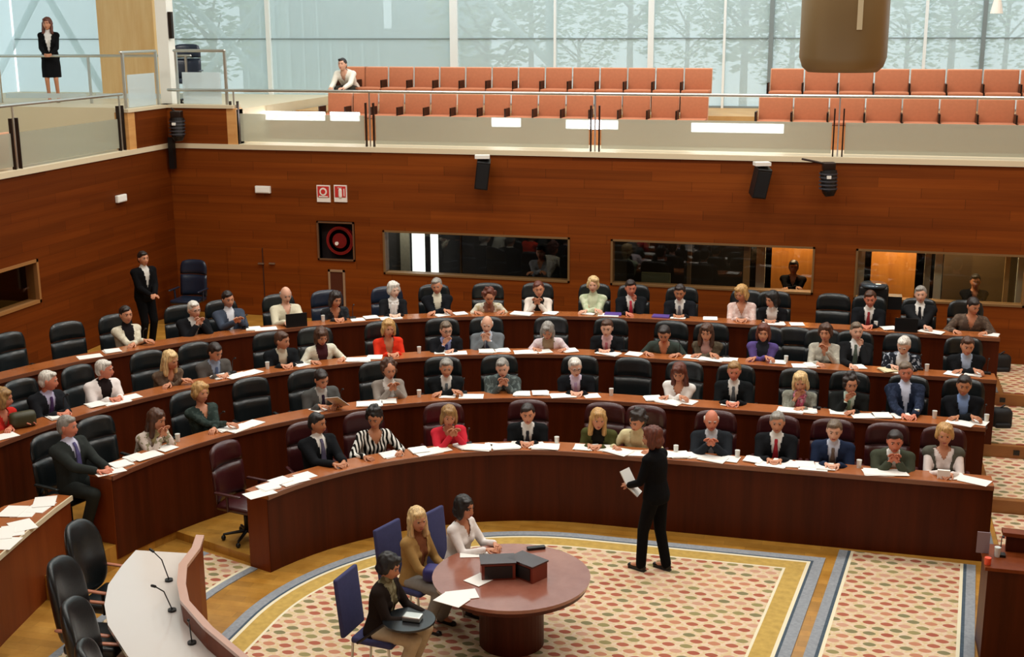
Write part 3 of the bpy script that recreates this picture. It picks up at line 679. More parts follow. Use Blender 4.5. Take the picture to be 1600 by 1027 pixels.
def hair_blobs(style, rnd):
    mb = MB(); g = 0
    if style in ('short', 'sideshort'):
        mb.ell((0, -.016, .034), (.087, .100, .098)); mb.ell((0, -.045, -.015), (.080, .068, .075)); mb.ell((.015, .052, .088), (.058, .045, .030))
    elif style == 'flat':
        mb.ell((0, -.022, .030), (.085, .096, .098)); mb.ell((0, -.048, -.015), (.079, .062, .075))
    elif style == 'bald':
        mb.ell((0, -.058, -.005), (.083, .056, .055))
        for k in (-1, 1): mb.ell((k*.074, -.022, .014), (.015, .045, .032))
    elif style == 'bob':
        mb.ell((0, -.014, .036), (.095, .108, .104)); mb.ell((0, -.045, -.045), (.094, .075, .085)); mb.ell((.02, .055, .088), (.060, .042, .030))
        for k in (-1, 1): mb.ell((k*.082, .012, -.035), (.024, .050, .085))
    elif style == 'short_f':
        mb.ell((0, -.014, .040), (.097, .106, .102)); mb.ell((0, -.045, -.025), (.090, .075, .080)); mb.ell((-.02, .058, .085), (.060, .040, .034))
        for k in (-1, 1): mb.ell((k*.083, .012, .0), (.020, .042, .055))
    elif style == 'curly':
        for _ in range(26):
            a, b = rnd.uniform(0, 2*PI), rnd.uniform(-.35, 1); q = math.sqrt(max(0, 1-b*b)); p = (math.cos(a)*q*.090, math.sin(a)*q*.095-.025, b*.105+.025)
            if p[1] > .035 and p[2] < .06: continue
            mb.ell(p, (.034, .034, .034), 8, 6)
        mb.ell((0, -.018, .035), (.09, .10, .10)); mb.ell((0, -.05, -.04), (.092, .07, .08))
    elif style == 'up':
        mb.ell((0, -.018, .034), (.087, .102, .099)); mb.ell((0, -.05, -.01), (.078, .062, .065)); mb.ell((0, -.10, .06), (.042, .04, .042)); mb.ell((.02, .055, .085), (.052, .038, .026))
    elif style == 'long':
        mb.ell((0, -.014, .036), (.094, .107, .104)); mb.ell((.02, .055, .088), (.055, .040, .028))
        mb.cap((0, -.06, 0), (0, -.07, -.19), .085, .075, 14, 0, None, .6, (0, 1, 0))
        for k in (-1, 1): mb.cap((k*.078, .0, .02), (k*.082, .028, -.17), .030, .034, 10)
    return mb
def build_person(fig, loc, rz, label, look, name='person', group=None, vox=.016, sk='fair'):
    """look: dict(hair=(style, colour), out=('suit'|'top'|'open'|...), ...)"""
    rnd = random.Random(label); mats = [mat('skin_'+sk, SKIN[sk], .5), M_EYEW, M_EYE, mat('brow', HAIRC[look['hair'][1]], .7), mat('lips', '#a8584c', .5)]
    # body: torso, neck, limbs fused; head and digits join the same mesh
    mb = MB(); fig.torso(mb, -.006); fig.arms(mb, 0); fig.hands(mb); fig.legs(mb, -.006)
    mb.cap(fig.neck-Vector((0, 0, .05)), fig.head+fig.HR @ Vector((0, -.02, -.03)), .056 if fig.sex == 'm' else .048, .052 if fig.sex == 'm' else .045, 12)
    for i in (0, 1): mb.cap(fig.an[i], fig.an[i]+Vector((0, .13, -.04)), .036, .030, 8)
    o = mb.obj(name, mats); o.location = loc; o.rotation_euler = (0, 0, rz)
    tag(o, label, 'person', group)
    def join(me, fig=fig, mats=mats):
        e = MB(); e.add(HEAD.v, HEAD.f, 0, fig.H); e.mi = list(HEAD.mi); fig.hand_digits(e)
        bm = bmesh.new(); bm.from_mesh(me); t = e.mesh('t', mats); bm.from_mesh(t); me2 = bpy.data.meshes.new('body'); bm.to_mesh(me2); bm.free()
        for m in mats: me2.materials.append(m)
        return me2
    remesh_later(o, vox, join)
    # hair
    hs, hc = look['hair']
    if hs:
        hb = hair_blobs(hs, rnd); h = MB(); h.add(hb.v, hb.f, 0, fig.H); ho = h.obj('hair', hairm(HAIRC[hc]), o)
        def rough(me, amt=.009 if hs in ('curly', 'long', 'bob', 'short_f') else .005):
            me.calc_loop_triangles()
            sd = rnd.random()*50
            for v in me.vertices:
                v.co += v.normal*amt*noise.noise(Vector((v.co.x*38+sd, v.co.y*38, v.co.z*16)))
        remesh_later(ho, .011, rough, 1)
    def wear(nm, fn, m, v=vox, post=None, sm=2, label=None):
        mb = MB(); fn(mb); q = mb.obj(nm, m, o); remesh_later(q, v, post, sm)
        return q
    Ti = fig.T.inverted()
    def cut(w0, zlo, ztop=.6):
        def f(me):
            bm = bmesh.new(); bm.from_mesh(me); kill = []
            for fc in bm.faces:
                c = Ti @ fc.calc_center_median()
                if c.z > .455 and abs(c.x) < .075 and (Vector((c.x, c.y*1.1)).length < .085): kill.append(fc)
                elif c.y > .02 and c.y < .17 and zlo < c.z < ztop and abs(c.x) < w0*(c.z-zlo)/(.48-zlo)+.006 and fc.normal.dot(fig.TR @ Vector((0, 1, .5))) > -.2: kill.append(fc)
            bmesh.ops.delete(bm, geom=kill, context='FACES'); bm.to_mesh(me); bm.free()
        return f
    kind = look['out']; c = look['c']; leg = look.get('leg', c if kind in ('suit',) else '#1d1c20')
    skirt = look.get('skirt')
    if skirt:
        def fn(mb):
            mb.loft([(fig.hip.z-.42, .19, .16, 0, .01), (fig.hip.z-.2, .19, .15, 0, .01), (fig.hip.z-.02, .175, .135, 0, 0), (fig.hip.z+.1, .145, .115, 0, 0)], 20)
        wear('skirt', fn, clothm('skirt_cloth', skirt))
    elif not look.get('nolegs'):
        wear('trousers', lambda mb: fig.legs(mb, .014), clothm('trouser_cloth', leg))
    for i in (0, 1):
        a = fig.an[i]; s_ = MB(); s_.cap((a.x, a.y-.03, a.z-.035), (a.x, a.y+.15, a.z-.045), .036, .030, 12)
        s_.box((a.x-.03, a.y-.06, a.z-.075), (a.x+.03, a.y+.16, a.z-.06)); s_.obj('shoe', M_SHOE, o, True)
    gj = .020 if fig.sex == 'm' else .014
    if kind in ('suit', 'open'):
        sc_ = look.get('shirt', '#e9e6df')
        def sf(mb):
            fig.torso(mb, .006); mb.cap(fig.T @ Vector((0, -.002, .46)), fig.T @ Vector((0, .006, .535)), .066, .058, 14)
        wear('shirt', sf, clothm('shirt_cloth', sc_, look.get('shirtk'), look.get('shirt2', '#fff')))
        wide = look.get('v', .058 if kind == 'suit' else .078)
        wear('jacket', lambda mb: (fig.torso(mb, gj), fig.arms(mb, gj*.75, .12)), clothm('jacket_cloth', c, look.get('k'), look.get('c2', '#fff')), post=cut(wide, .16 if kind == 'suit' else .08))
        cf = MB()
        for i in (0, 1): a, b = fig.el[i].lerp(fig.wr[i], .84), fig.el[i].lerp(fig.wr[i], .95); cf.cyl(a, b, .040, .036, 12)
        if kind == 'suit': cf.obj('shirt_cuff', clothm('shirt_cloth', sc_), o, True)
        if look.get('tie'):
            t = MB(); fy = .108 if fig.sex == 'm' else .1
            sec = [(.485, .016, fy-.018), (.46, .020, fy+.0), (.44, .016, fy+.010), (.36, .026, fy+.026), (.25, .034, fy+.028), (.15, .036, fy+.022)]
            t.strip([[(-w, y-.004, z), (w, y-.004, z), (w*.8, y+.006, z), (-w*.8, y+.006, z)] for z, w, y in sec], 0, fig.T); t.obj('tie', clothm('tie_silk', look['tie']), o)
    else:
        end = look.get('sleeve', .06)
        def tf(mb):
            fig.torso(mb, gj*.8)
            if end < .5: fig.arms(mb, gj*.7, end)
            else:
                for i in (0, 1): mb.cap(fig.sh[i], fig.sh[i].lerp(fig.el[i], .85), .066, .058, 12)
        wear('blouse' if fig.sex == 'f' else 'shirt', tf, clothm('top_cloth', c, look.get('k'), look.get('c2', '#fff')), post=cut(look.get('v', .05), look.get('vlo', .35)))
    if look.get('scarf'):
        t = MB(); t.ell(tuple(Vector((0, .01, .475))), (.085, .082, .035), 16, 8, 0, fig.T); t.cap((.02, .10, .45), (.03, .135, .28), .03, .026, 10, 0, fig.T, .6, (0, 1, 0)); t.cap((-.03, .10, .45), (-.02, .135, .32), .028, .024, 10, 0, fig.T, .6, (0, 1, 0))
        t.obj('scarf', clothm('scarf_cloth', look['scarf'], look.get('scarfk'), look.get('scarf2', '#fff')), o, True)
    if look.get('vest'):
        wear('vest', lambda mb: fig.torso(mb, .024), clothm('vest_cloth', look['vest']), post=cut(.10, .02))
    if look.get('glasses'):
        g = MB()
        for k in (-1, 1):
            n = 10
            for q in range(n):
                a, b = 2*PI*q/n, 2*PI*(q+1)/n; g.cap((k*.032+math.cos(a)*.020, .106, .006+math.sin(a)*.015), (k*.032+math.cos(b)*.020, .106, .006+math.sin(b)*.015), .0022, None, 5, 0, fig.H, 1, None, 1)
            g.cap((k*.052, .104, .01), (k*.082, -.0, .008), .002, None, 5, 0, fig.H, 1, None, 1)
        g.cap((-.012, .108, .008), (.012, .108, .008), .0022, None, 5, 0, fig.H, 1, None, 1); g.obj('glasses', M_BLACK, o)
    return o
M_SHOE = mat('shoe_leather', '#0e0c0b', .35)
# ---------------------------------------------------------------- chairs
def chair_mats(colr):
    return mat('leather_'+colr, {'black': '#12181a', 'maroon': '#3d1416', 'blue': '#1b2536'}[colr], .32, spec=.55, bump=.12, vscale=40)
def make_chair(colr):
    L = chair_mats(colr); r = empty('conference_chair', (0, 0, 0))
    MB().rbox((-.26, -.24, .42), (.26, .26, .50), .035).obj('seat', L, r, True)
    def pad(z0, z1, top):
        bm = bmesh.new(); bmesh.ops.create_grid(bm, x_segments=10, y_segments=6, size=.5)
        g = bmesh.ops.extrude_face_region(bm, geom=bm.faces[:]); ex = [e for e in g['geom'] if isinstance(e, bmesh.types.BMVert)]
        for v in bm.verts: v.co.z = 0
        for v in ex: v.co.z = 1
        for v in bm.verts:
            x, h, d = v.co.x, v.co.y+.5, v.co.z
            z = z0+(z1-z0)*h; w = .275 if not top else .275-.05*max(0, h-.5)**1.5*2
            cr = top*.035*(2*x)**4*h
            edge = min(1, (1-abs(2*x))*6+.25)*min(1, min(h, 1-h)*5+.35)
            y = -.27-.10*(z-.5)+.07*(2*x)**2
            v.co = Vector((x*2*w, y+(.04 if d else -.04)*edge, z-cr))
        return bm
    MB().bm(pad(.50, .90, 0)).obj('backrest', L, r, True); MB().bm(pad(.91, 1.18, 1)).obj('headrest', L, r, True)
    for k in (-1, 1):
        a = MB(); a.cap((k*.30, -.18, .66), (k*.30, .16, .66), .028, .026, 10, 0, None, .6, (0, 0, 1)); a.cap((k*.29, -.02, .46), (k*.30, -.02, .65), .018); a.obj('armrest', L, r, True)
    b = MB().cyl((0, 0, .10), (0, 0, .43), .028)
    b.obj('pedestal', M_BLACK, r, True)
    s_ = MB()
    for i in range(5):
        a = i*2*PI/5+.3; s_.cap((0, 0, .11), (math.cos(a)*.27, math.sin(a)*.27, .075), .024, .016, 8)
        s_.ell((math.cos(a)*.28, math.sin(a)*.28, .032), (.03, .03, .032), 10, 6)
    s_.obj('star_base', M_BLACK, r, True)
    return r
CH0 = {}
def chair(colr, loc, rz, label, group=None):
    if colr not in CH0: c = CH0[colr] = make_chair(colr); new = c; _kids[c.name] = [k for k in col.objects if k.parent == c]; [_kids.setdefault(k.name, []) for k in _kids[c.name]]
    else:
        src = CH0[colr]; new = src.copy(); col.objects.link(new)
        for k in _kids[src.name]: d = k.copy(); col.objects.link(d); d.parent = new
    new.location = loc; new.rotation_euler = (0, 0, rz); tag(new, label, 'chair', group)
    return new
# ---------------------------------------------------------------- desks
def desk(k, t0, t1, label, end_l=True):
    R = RR[k]; z = DZ(k); r = empty('curved_desk', (0, 0, 0), 0, label, 'desk', 'curved rows of desks')
    ring(MB(), t0, t1, R-.02, R+.35, z-.045, z).obj('desk_top', W_TOP, r)
    ring(MB(), t0, t1, R-.024, R-.0, z-.05, z+.003).obj('edge_moulding', W_TRIM_D, r)
    fp = ring(MB(), t0+.002, t1-.002, R+.005, R+.035, .0 if k == 1 else PZ(k-1), z-.045).obj('front_panel', W_PANEL, r)
    for t, s in ((t0, 1), (t1, -1)):
        n = rn(t); e = Vector((rp(t+s*.004, R)[0]-rp(t, R)[0], rp(t+s*.004, R)[1]-rp(t, R)[1], 0)).normalized()*.035
        a, b = Vector((*rp(t, R+.01), 0)), Vector((*rp(t, R+.33), 0)); zb = PZ(k) if k > 1 else 0; zb = 0 if k == 1 else PZ(k-1); zt = z-.045
        MB().strip([[(p.x, p.y, zb), (p.x+e.x, p.y+e.y, zb), (p.x+e.x, p.y+e.y, zt), (p.x, p.y, zt)] for p in (a, b)]).obj('end_panel', W_PANEL_W, r)
    return r
W_TRIM_D = mat('moulding', '#7a4a34', .25, coat=.4)
desk(1, -1.235, 1.80-UC, 'front curved mahogany desk with tall veneered panel facing the carpet')
desk(2, -1.405, 1.84-UC, 'second curved mahogany desk with dark leather chairs behind the front desk')
desk(3, -PI/2-3.0, 2.12-UC, 'third curved mahogany desk, seating the woman in bright red')
desk(4, -PI/2-3.0, 2.32-UC, 'highest curved mahogany desk, closest to the back wall')
# ---------------------------------------------------------------- the seated members
# (row, x, y of the head, sex, hair, hair colour, skin, outfit, pose, head yaw, label)
D = '#17181b'
def S(c, tie=None, shirt='#e6e3dc', **k): return dict(out='suit', c=c, tie=tie, shirt=shirt, **k)
def O(c, shirt, **k): return dict(out='open', c=c, shirt=shirt, **k)
def P(c, **k): return dict(out='top', c=c, **k)
PEOPLE = [
 (4, 197, 492, 'f', 'up', 'dark', 'warm', O('#d9d2bd', '#1e1a1c', k='pat', c2='#c8bfa8'), 'fold', 0, 'woman with dark pinned-up hair in cream jacket over black top, highest row'),
 (4, 301, 484, 'm', 'short', 'white', 'fair', S(D, None, glasses=1), 'mouth', 10, 'white-haired man in dark suit with hands clasped at his chin, highest row'),
 (4, 356, 468, 'm', 'short', 'dark', 'warm', S('#3e4654', None, '#d9dadf'), 'clasp', 5, 'dark-haired man in grey-blue suit and pale shirt, hands together, highest row'),
 (4, 444, 461, 'm', 'bald', 'grey', 'fair', P('#d3ccb2', leg='#5b5348'), 'read', 0, 'bald man in cream shirt sitting at an open dark laptop'),
 (4, 524, 468, 'f', 'bob', 'dark', 'warm', P('#24262a', k='pat', c2='#34373a'), 'desk', 15, 'dark-haired woman in black top beside a blue-grey chair, highest row'),
 (4, 612, 453, 'f', 'short_f', 'white', 'pale', O('#1c1d20', '#e4e0da', scarf='#ece9e4'), 'desk', 20, 'white-haired woman in black jacket with long white scarf'),
 (4, 684, 447, 'm', 'short', 'grey', 'warm', S('#15171b', None, '#e3dfc8'), 'fold', -10, 'grey-haired man in black suit with open cream shirt, highest row'),
 (4, 762, 463, 'f', 'curly', 'auburn', 'warm', O('#ddd7c4', '#8f6a5a', k='pat', c2='#c4b894'), 'wide', 0, 'woman with dark red curls bent over her desk in cream jacket'),
 (4, 840, 452, 'f', 'up', 'auburn', 'warm', O('#e6dcd0', '#2a2622'), 'clasp', 5, 'auburn-haired woman in white jacket with dark inset, highest row'),
 (4, 927, 445, 'f', 'short_f', 'light', 'fair', O('#b8c4a0', '#c9cfae', k='pat', c2='#cdd3b5'), 'fold', 0, 'blonde woman in pale green jacket, highest row'),
 (4, 987, 450, 'm', 'short', 'dark', 'red', S('#15171a', '#c0384a'), 'chinL', 15, 'dark-haired man in black suit with bright pink-red tie, hand at chin'),
 (4, 1062, 457, 'm', 'short', 'dark', 'tan', S('#1a1c21', '#6b6a70'), 'desk', 0, 'dark-haired man in black suit with grey tie, next to the pale pink blouse'),
 (4, 1161, 458, 'f', 'bob', 'blonde', 'warm', P('#e0c2b8', k='pat', c2='#ecd8d0', v=.06), 'desk', -30, 'blonde woman in pale pink blouse looking down sideways'),
 (4, 1209, 468, 'f', 'bob', 'black', 'warm', O('#17171a', '#eae6e0'), 'desk', -35, 'black-haired woman in dark jacket and white shirt, highest row'),
 (4, 1357, 467, 'm', 'short', 'brown', 'red', S('#16181c', '#8e3036'), 'desk', 0, 'brown-haired man in dark suit and dark red tie, highest row'),
 (4, 1440, 460, 'm', 'short', 'grey', 'fair', S('#1a1b1d', '#1c1b1e'), 'fold', 0, 'grey-haired man in black suit with black tie on white shirt, highest row'),
 (4, 1518, 478, 'm', 'short', 'dark', 'warm', P('#57493f', k='pat', c2='#6a5a4d'), 'wide', 30, 'man in taupe shirt with tilted head at the stair end of the highest row'),
 (3, 4, 622, 'f', 'bob', 'sandy', 'red', P('#c22a22'), 'fold', 40, 'woman in red top beside the olive handbag, third row wing'),
 (3, 72, 596, 'm', 'short', 'white', 'red', S('#1e2024', '#463058', '#b9b4cf'), 'desk', 45, 'white-haired man in dark suit with purple tie, third row wing'),
 (3, 160, 578, 'm', 'short', 'white', 'red', O('#ece4e0', '#241c1c', leg='#2a2a2a'), 'desk', 40, 'white-haired person in white jacket over black top'),
 (3, 265, 563, 'f', 'long', 'light', 'warm', P('#5b4a3c', k='pat', c2='#6d5c4c'), 'fold', 20, 'woman with long blonde hair in brown sweater, arms folded on the desk'),
 (3, 336, 550, 'm', 'short', 'dark', 'warm', S('#54504c', '#4a5570', '#8e98ac'), 'desk', 15, 'dark-haired man in grey-brown jacket reading with head bowed'),
 (3, 441, 532, 'm', 'short', 'brown', 'warm', S('#1a1d20', None, '#cfc6ae'), 'desk', 40, 'brown-haired man in black suit turned sideways, third row'),
 (3, 505, 525, 'f', 'bob', 'brown', 'warm', O('#dcd8c2', '#4a2a30', k='pat', c2='#e6e3d2'), 'wide', 5, 'brown-haired woman in cream jacket with wine-coloured top, third row'),
 (3, 607, 513, 'f', 'bob', 'blonde', 'warm', P('#e23a22', v=.06, vlo=.2), 'desk', 5, 'blonde woman in bright orange-red jacket, third row'),
 (3, 697, 516, 'm', 'short', 'greybrown', 'fair', S('#181a1e', '#3a3e6a', '#9aa2cc', glasses=1), 'chinR', 10, 'grey-brown-haired man in dark suit with blue shirt, hand raised to face'),
 (3, 764, 507, 'm', 'bald', 'white', 'fair', S('#6c7276', '#5b6a86', '#cfd6e2'), 'mouth', 0, 'balding man in mid-grey suit with both hands at his mouth'),
 (3, 859, 517, 'f', 'bob', 'grey', 'warm', O('#dcc8cc', '#9a8468', k='pat', c2='#e8dcdc'), 'wide', 0, 'grey-blonde woman in pale pink jacket leaning over papers'),
 (3, 948, 513, 'm', 'short', 'brown', 'fair', S('#15171a', '#a05a62', '#d9b0b0'), 'desk', 0, 'brown-haired man in black suit with pink shirt and dusky tie'),
 (3, 1035, 522, 'm', 'short', 'dark', 'warm', P('#39423c', sleeve=.9), 'wide', 0, 'dark-haired person in dark green T-shirt with bare forearms on the desk'),
 (3, 1107, 520, 'f', 'long', 'brown', 'warm', O('#4c4234', '#c49a90', k='pat', c2='#5c5242'), 'fold', 0, 'woman with long brown hair in olive-brown jacket, third row'),
 (3, 1190, 520, 'f', 'bob', 'auburn', 'warm', O('#5b4c86', '#2c3038'), 'fold', 0, 'auburn-haired woman in violet cardigan over dark top'),
 (3, 1289, 520, 'f', 'short_f', 'brown', 'warm', P('#a9a598', k='pat', c2='#bcb8a8'), 'chest', -10, 'brown-haired woman in pale grey top with a hand at her chest'),
 (3, 1337, 518, 'm', 'short', 'greybrown', 'fair', S('#191a1c', '#4c564c', '#dfe0dc'), 'chinL', 10, 'grey-brown-haired man in black suit resting chin on hand, third row'),
 (3, 1410, 540, 'm', 'short', 'white', 'fair', O('#20242c', '#dcdcde', k='pat', c2='#9aa0aa'), 'read', -15, 'white-haired person in speckled dark jacket bent over cream papers'),
 (3, 1515, 541, 'm', 'short', 'brown', 'warm', S('#17191c', None, '#b4c4dc'), 'fold', 10, 'brown-haired man in black suit and light blue shirt at the stair end, third row'),
 (2, 108, 662, 'm', 'short', 'grey', 'red', S('#2c302e', '#5a5480', '#cfcfe4'), 'desk', 20, 'grey-haired man in charcoal suit with violet tie at the open end of the second row'),
 (2, 243, 656, 'f', 'long', 'brown', 'warm', O('#cfc0b4', '#b8ab7c', k='pat', c2='#8c8468'), 'clasp', 15, 'long-haired brunette woman in patterned cream jacket seated forward of her chair'),
 (2, 316, 613, 'f', 'short_f', 'blonde', 'warm', P('#2c3834', k='pat', c2='#3c4844', v=.05), 'fold', 10, 'short-haired blonde woman in dark green top with folded arms'),
 (2, 505, 592, 'm', 'short', 'dark', 'warm', S('#515250', '#2a1e30', '#b6b2ac'), 'read', 10, 'dark-haired man in grey suit holding a sheet of white paper'),
 (2, 605, 578, 'f', 'curly', 'brown', 'warm', O('#8e857c', '#e4e0da'), 'clasp', 0, 'woman with brown curls in beige-grey jacket over white top, second row'),
 (2, 697, 575, 'm', 'short', 'grey', 'warm', S('#16191b', '#5c6468'), 'fold', 0, 'grey-haired man in dark suit with a grey tie, second row, large black chair'),
 (2, 786, 575, 'm', 'short', 'grey', 'fair', S('#48504f', None, '#4a5254', k='pat', c2='#687472'), 'mouth', 0, 'grey-haired man in mottled teal-grey jacket with hands at his mouth'),
 (2, 900, 574, 'm', 'short', 'white', 'fair', S('#15171b', '#a48aa8', '#d9c8dc', glasses=1), 'desk', 15, 'white-haired man in black suit with lilac tie next to the empty middle chair'),
 (2, 1059, 582, 'f', 'long', 'auburn', 'warm', P('#ece9e4', v=.06), 'fold', 0, 'woman with long dark hair in plain white blouse looking down, second row'),
 (2, 1146, 580, 'm', 'short', 'sandy', 'red', S('#15181a', '#54585c'), 'desk', 0, 'sandy-haired man in black suit behind the bald man, second row'),
 (2, 1249, 597, 'f', 'bob', 'light', 'warm', O('#7f8074', '#c48a98', k='pat', c2='#94968a', scarf='#d8688a', scarfk='pat', scarf2='#dfa8b4'), 'chinR', 0, 'blonde woman in grey jacket with pink scarf, chin on hand'),
 (2, 1325, 600, 'm', 'curly', 'dark', 'warm', S('#191b1a', '#7ea088', '#cfe0d0'), 'chinR', 10, 'curly-haired man in black suit with pale green tie, fist at chin'),
 (2, 1418, 578, 'm', 'short', 'greybrown', 'red', S('#1c2436', None, '#ccd2e6', k='pat', c2='#2a3348'), 'desk', 0, 'tall man in navy jacket with open pale striped shirt, second row'),
 (2, 1510, 603, 'm', 'short', 'dark', 'tan', S('#121418', None, '#7f98c4'), 'fold', 0, 'dark-haired man in black suit with sky-blue shirt at the stair end, second row'),
 (1, 495, 662, 'm', 'short', 'black', 'tan', S('#15171a', '#5c5870'), 'desk', 25, 'black-haired man in black suit at the bend of the front desk'),
 (1, 583, 653, 'f', 'curly', 'black', 'tan', P('#e8e6de', k='stripe', c2='#15130f', v=.08), 'wide', -35, 'black-haired woman in black and white striped top'),
 (1, 704, 650, 'f', 'bob', 'sandy', 'warm', P('#cf2f3e', v=.05), 'clasp', 0, 'blonde woman in crimson cardigan with clasped hands, front row'),
 (1, 823, 647, 'm', 'short', 'dark', 'warm', S('#131517', '#2a2a30'), 'desk', 0, 'dark-haired man in black suit and dark tie reading, front row'),
 (1, 933, 655, 'f', 'long', 'blonde', 'warm', O('#4a4c28', '#1c1a16'), 'desk', 20, 'woman with long blonde hair in olive green jacket'),
 (1, 996, 657, 'f', 'curly', 'dark', 'warm', O('#ded3a6', '#c8b88c'), 'wide', -20, 'dark-haired woman in pale yellow jacket with elbows spread wide'),
 (1, 1113, 657, 'm', 'bald', 'white', 'red', S('#23272c', None, '#c9ccd2'), 'clasp', 10, 'bald man with a grey fringe in dark suit, front row'),
 (1, 1213, 660, 'm', 'short', 'grey', 'warm', S('#17191c', '#a02a32'), 'desk', 0, 'grey-haired man in black suit with deep red tie, front row'),
 (1, 1303, 673, 'm', 'short', 'greybrown', 'fair', S('#1f2a42', '#6a5a50', '#c8cede'), 'desk', 0, 'grey-brown-haired man in navy blue suit with brown tie'),
 (1, 1395, 690, 'm', 'short', 'dark', 'red', S('#43483a', None, '#e4e2dc'), 'mouth', 0, 'dark-haired man in olive grey suit with hands clasped before his mouth'),
 (1, 1480, 680, 'f', 'short_f', 'blonde', 'warm', P('#e8dcd6', v=.05, vlo=.40, vest='#57564c'), 'desk', 0, 'blonde woman in white blouse and grey waistcoat at the end of the front desk'),
]
SEATED = []
def facing(t): n = -rn(t); return math.atan2(-n.x, n.y)      # local +y turned onto the facing direction
rng = random.Random(3)
HIPO = .67; PS = 1.09
for (k, x, y, sex, hst, hc, sk, look, pose, hy, label) in PEOPLE:
    base_o = HIPO; seat = .51 if sex == 'm' else .50
    best = None; look = dict(look, hair=(hst, hc))
    hp = 16 if pose in ('wide', 'read') or 'bowed' in label or 'bent' in label or 'looking down' in label else rng.uniform(-2, 7)
    for L in range(-2, 44, 3):
        f = Fig(sex, seat, L, pose=pose, desk=(HD-.10)/PS); f.head = f.head*PS; hz = PZ(k)+f.head.z
        t = find_t(k, x, base_o-f.head.y, hz); c = rp(t, RR[k]+base_o); n = rn(t)
        hx, hyy = proj((c[0]-n.x*f.head.y, c[1]-n.y*f.head.y, hz)); e = abs(hyy-y)
        if best is None or e < best[0]: best = (e, L, t, hyy-y)
    L, t = best[1], best[2]; c = rp(t, RR[k]+base_o)
    dz = max(-.06, min(.07, best[3]/105))
    fig = Fig(sex, seat, L, side=rng.uniform(-3, 3), hyaw=hy, hpitch=hp, hroll=rng.uniform(-5, 5), pose=pose, desk=(HD-.10-dz)/PS, hs=1.0)
    rz = facing(t)+math.radians(rng.uniform(-4, 4))
    o = build_person(fig, (c[0], c[1], PZ(k)+dz), rz, label, look, vox=.016, sk=sk); o.scale = (PS,)*3
    SEATED.append((k, x, t, label, o))
    cc = rp(t-.07 if x == 243 else t, RR[k]+base_o+.10)
    who = label.split(',')[0]
    short = ' '.join(who.split()[:9])
    chair('maroon' if k == 1 else ('blue' if x in (524, 612) else 'black'), (cc[0], cc[1], PZ(k)), facing(t)+math.radians(rng.uniform(-9, 9)), ('maroon' if k == 1 else ('blue-grey' if x in (524, 612) else 'black'))+' leather chair under the '+short, 'leather chairs of row %s' % 'abcd'[k-1])
# empty chairs
for k, x, y, c, lab, turn in [(4, 22, 548, 'black', 'empty black leather chair in the wing of the highest row, nearer the side booth window', 10), (4, 108, 530, 'black', 'empty black leather chair next to the woman in cream jacket over black top', 0), (4, 1302, 480, 'black', 'empty black leather chair below the booth window, highest row', 0),
    (3, 1240, 525, 'black', 'empty black leather chair between violet cardigan and pale grey top', 0),
    (2, 395, 615, 'black', 'empty black leather chair behind the bend of the second desk', 0), (2, 988, 585, 'black', 'empty black leather chair facing forward in the middle of the second row', 0),
    (1, 363, 725, 'maroon', 'empty maroon leather chair at the open end of the front desk', 12)]:
    t = find_t(k, x, 1.0, PZ(k)+.95); cc = rp(t, RR[k]+.80); chair(c, (cc[0], cc[1], 0 if (k == 1 and t < -1.2) else PZ(k)), facing(t)+math.radians(turn), lab, 'leather chairs of row %s' % 'abcd'[k-1])
for x, v, z, lab, rz in [(293, 21.0, PZ(4), 'tall dark blue chair standing in the shadowed corner', 0), (288, 23.2, 4.6, 'blue chair behind the frosted glass of the gallery corner', .3)]:
    p = at(x, 440 if v < 22 else 90, v=v); chair('blue', (p.x, v, z), PI+rz, lab)
# ---------------------------------------------------------------- papers, glasses, microphones on the desks
def paper(k, x, o, w, h, rot, sheets, label, m=None):
    t = find_t(k, x, o, DZ(k)); p = rp(t, RR[k]+o); mb = MB(); q = random.Random(x+k)
    for i in range(sheets):
        Mx = Matrix.Translation((q.uniform(-.012, .012), q.uniform(-.012, .012), i*.004)) @ Matrix.Rotation(q.uniform(-.12, .12), 4, 'Z'); mb.box((-w/2, -h/2, .0005), (w/2, h/2, .0035), 0, Mx)
    ob = mb.obj('paper_sheet', m or M_PAPER); ob.location = (p[0], p[1], DZ(k)+.001+.0011*(x % 7)); ob.rotation_euler = (0, 0, facing(t)+rot); tag(ob, label, 'paper', 'papers on the curved desks'); return ob
rowname = {1: 'front', 2: 'second', 3: 'third', 4: 'highest'}
PP = {1: [404, 420, 438, 458, 476, 655,  790, 838, 925, 966, 1040, 1222, 1270, 1290, 610, 668, 690, 725, 748, 770, 812, 852, 912, 945, 990, 1062, 1085, 1112, 1140, 1178, 1205, 1235, 1258, 1372, 1402, 1492, 1522],
      2: [172, 190, 210, 230, 258, 352, 372, 395, 500, 578, 606, 700, 735, 815, 845, 880, 925, 1020, 1045, 1075, 1140, 1235, 1262, 1310, 1350, 1378, 1410, 1500, 1530],
      3: [4, 90, 150, 182, 205, 345, 372, 395, 470, 560, 585, 690, 712, 760, 785, 820, 850, 890, 950, 990, 1080, 1110, 1140, 1215, 1255, 1270, 1340, 1400, 1490, 1520],
      4: [140, 175, 395, 415, 560, 580, 610, 690, 720, 815, 860, 920, 950, 1060, 1110, 1210, 1245, 1390, 1455, 1548]}
adj = ['white paper sheet', 'loose white sheets', 'small stack of white paper', 'white folder']
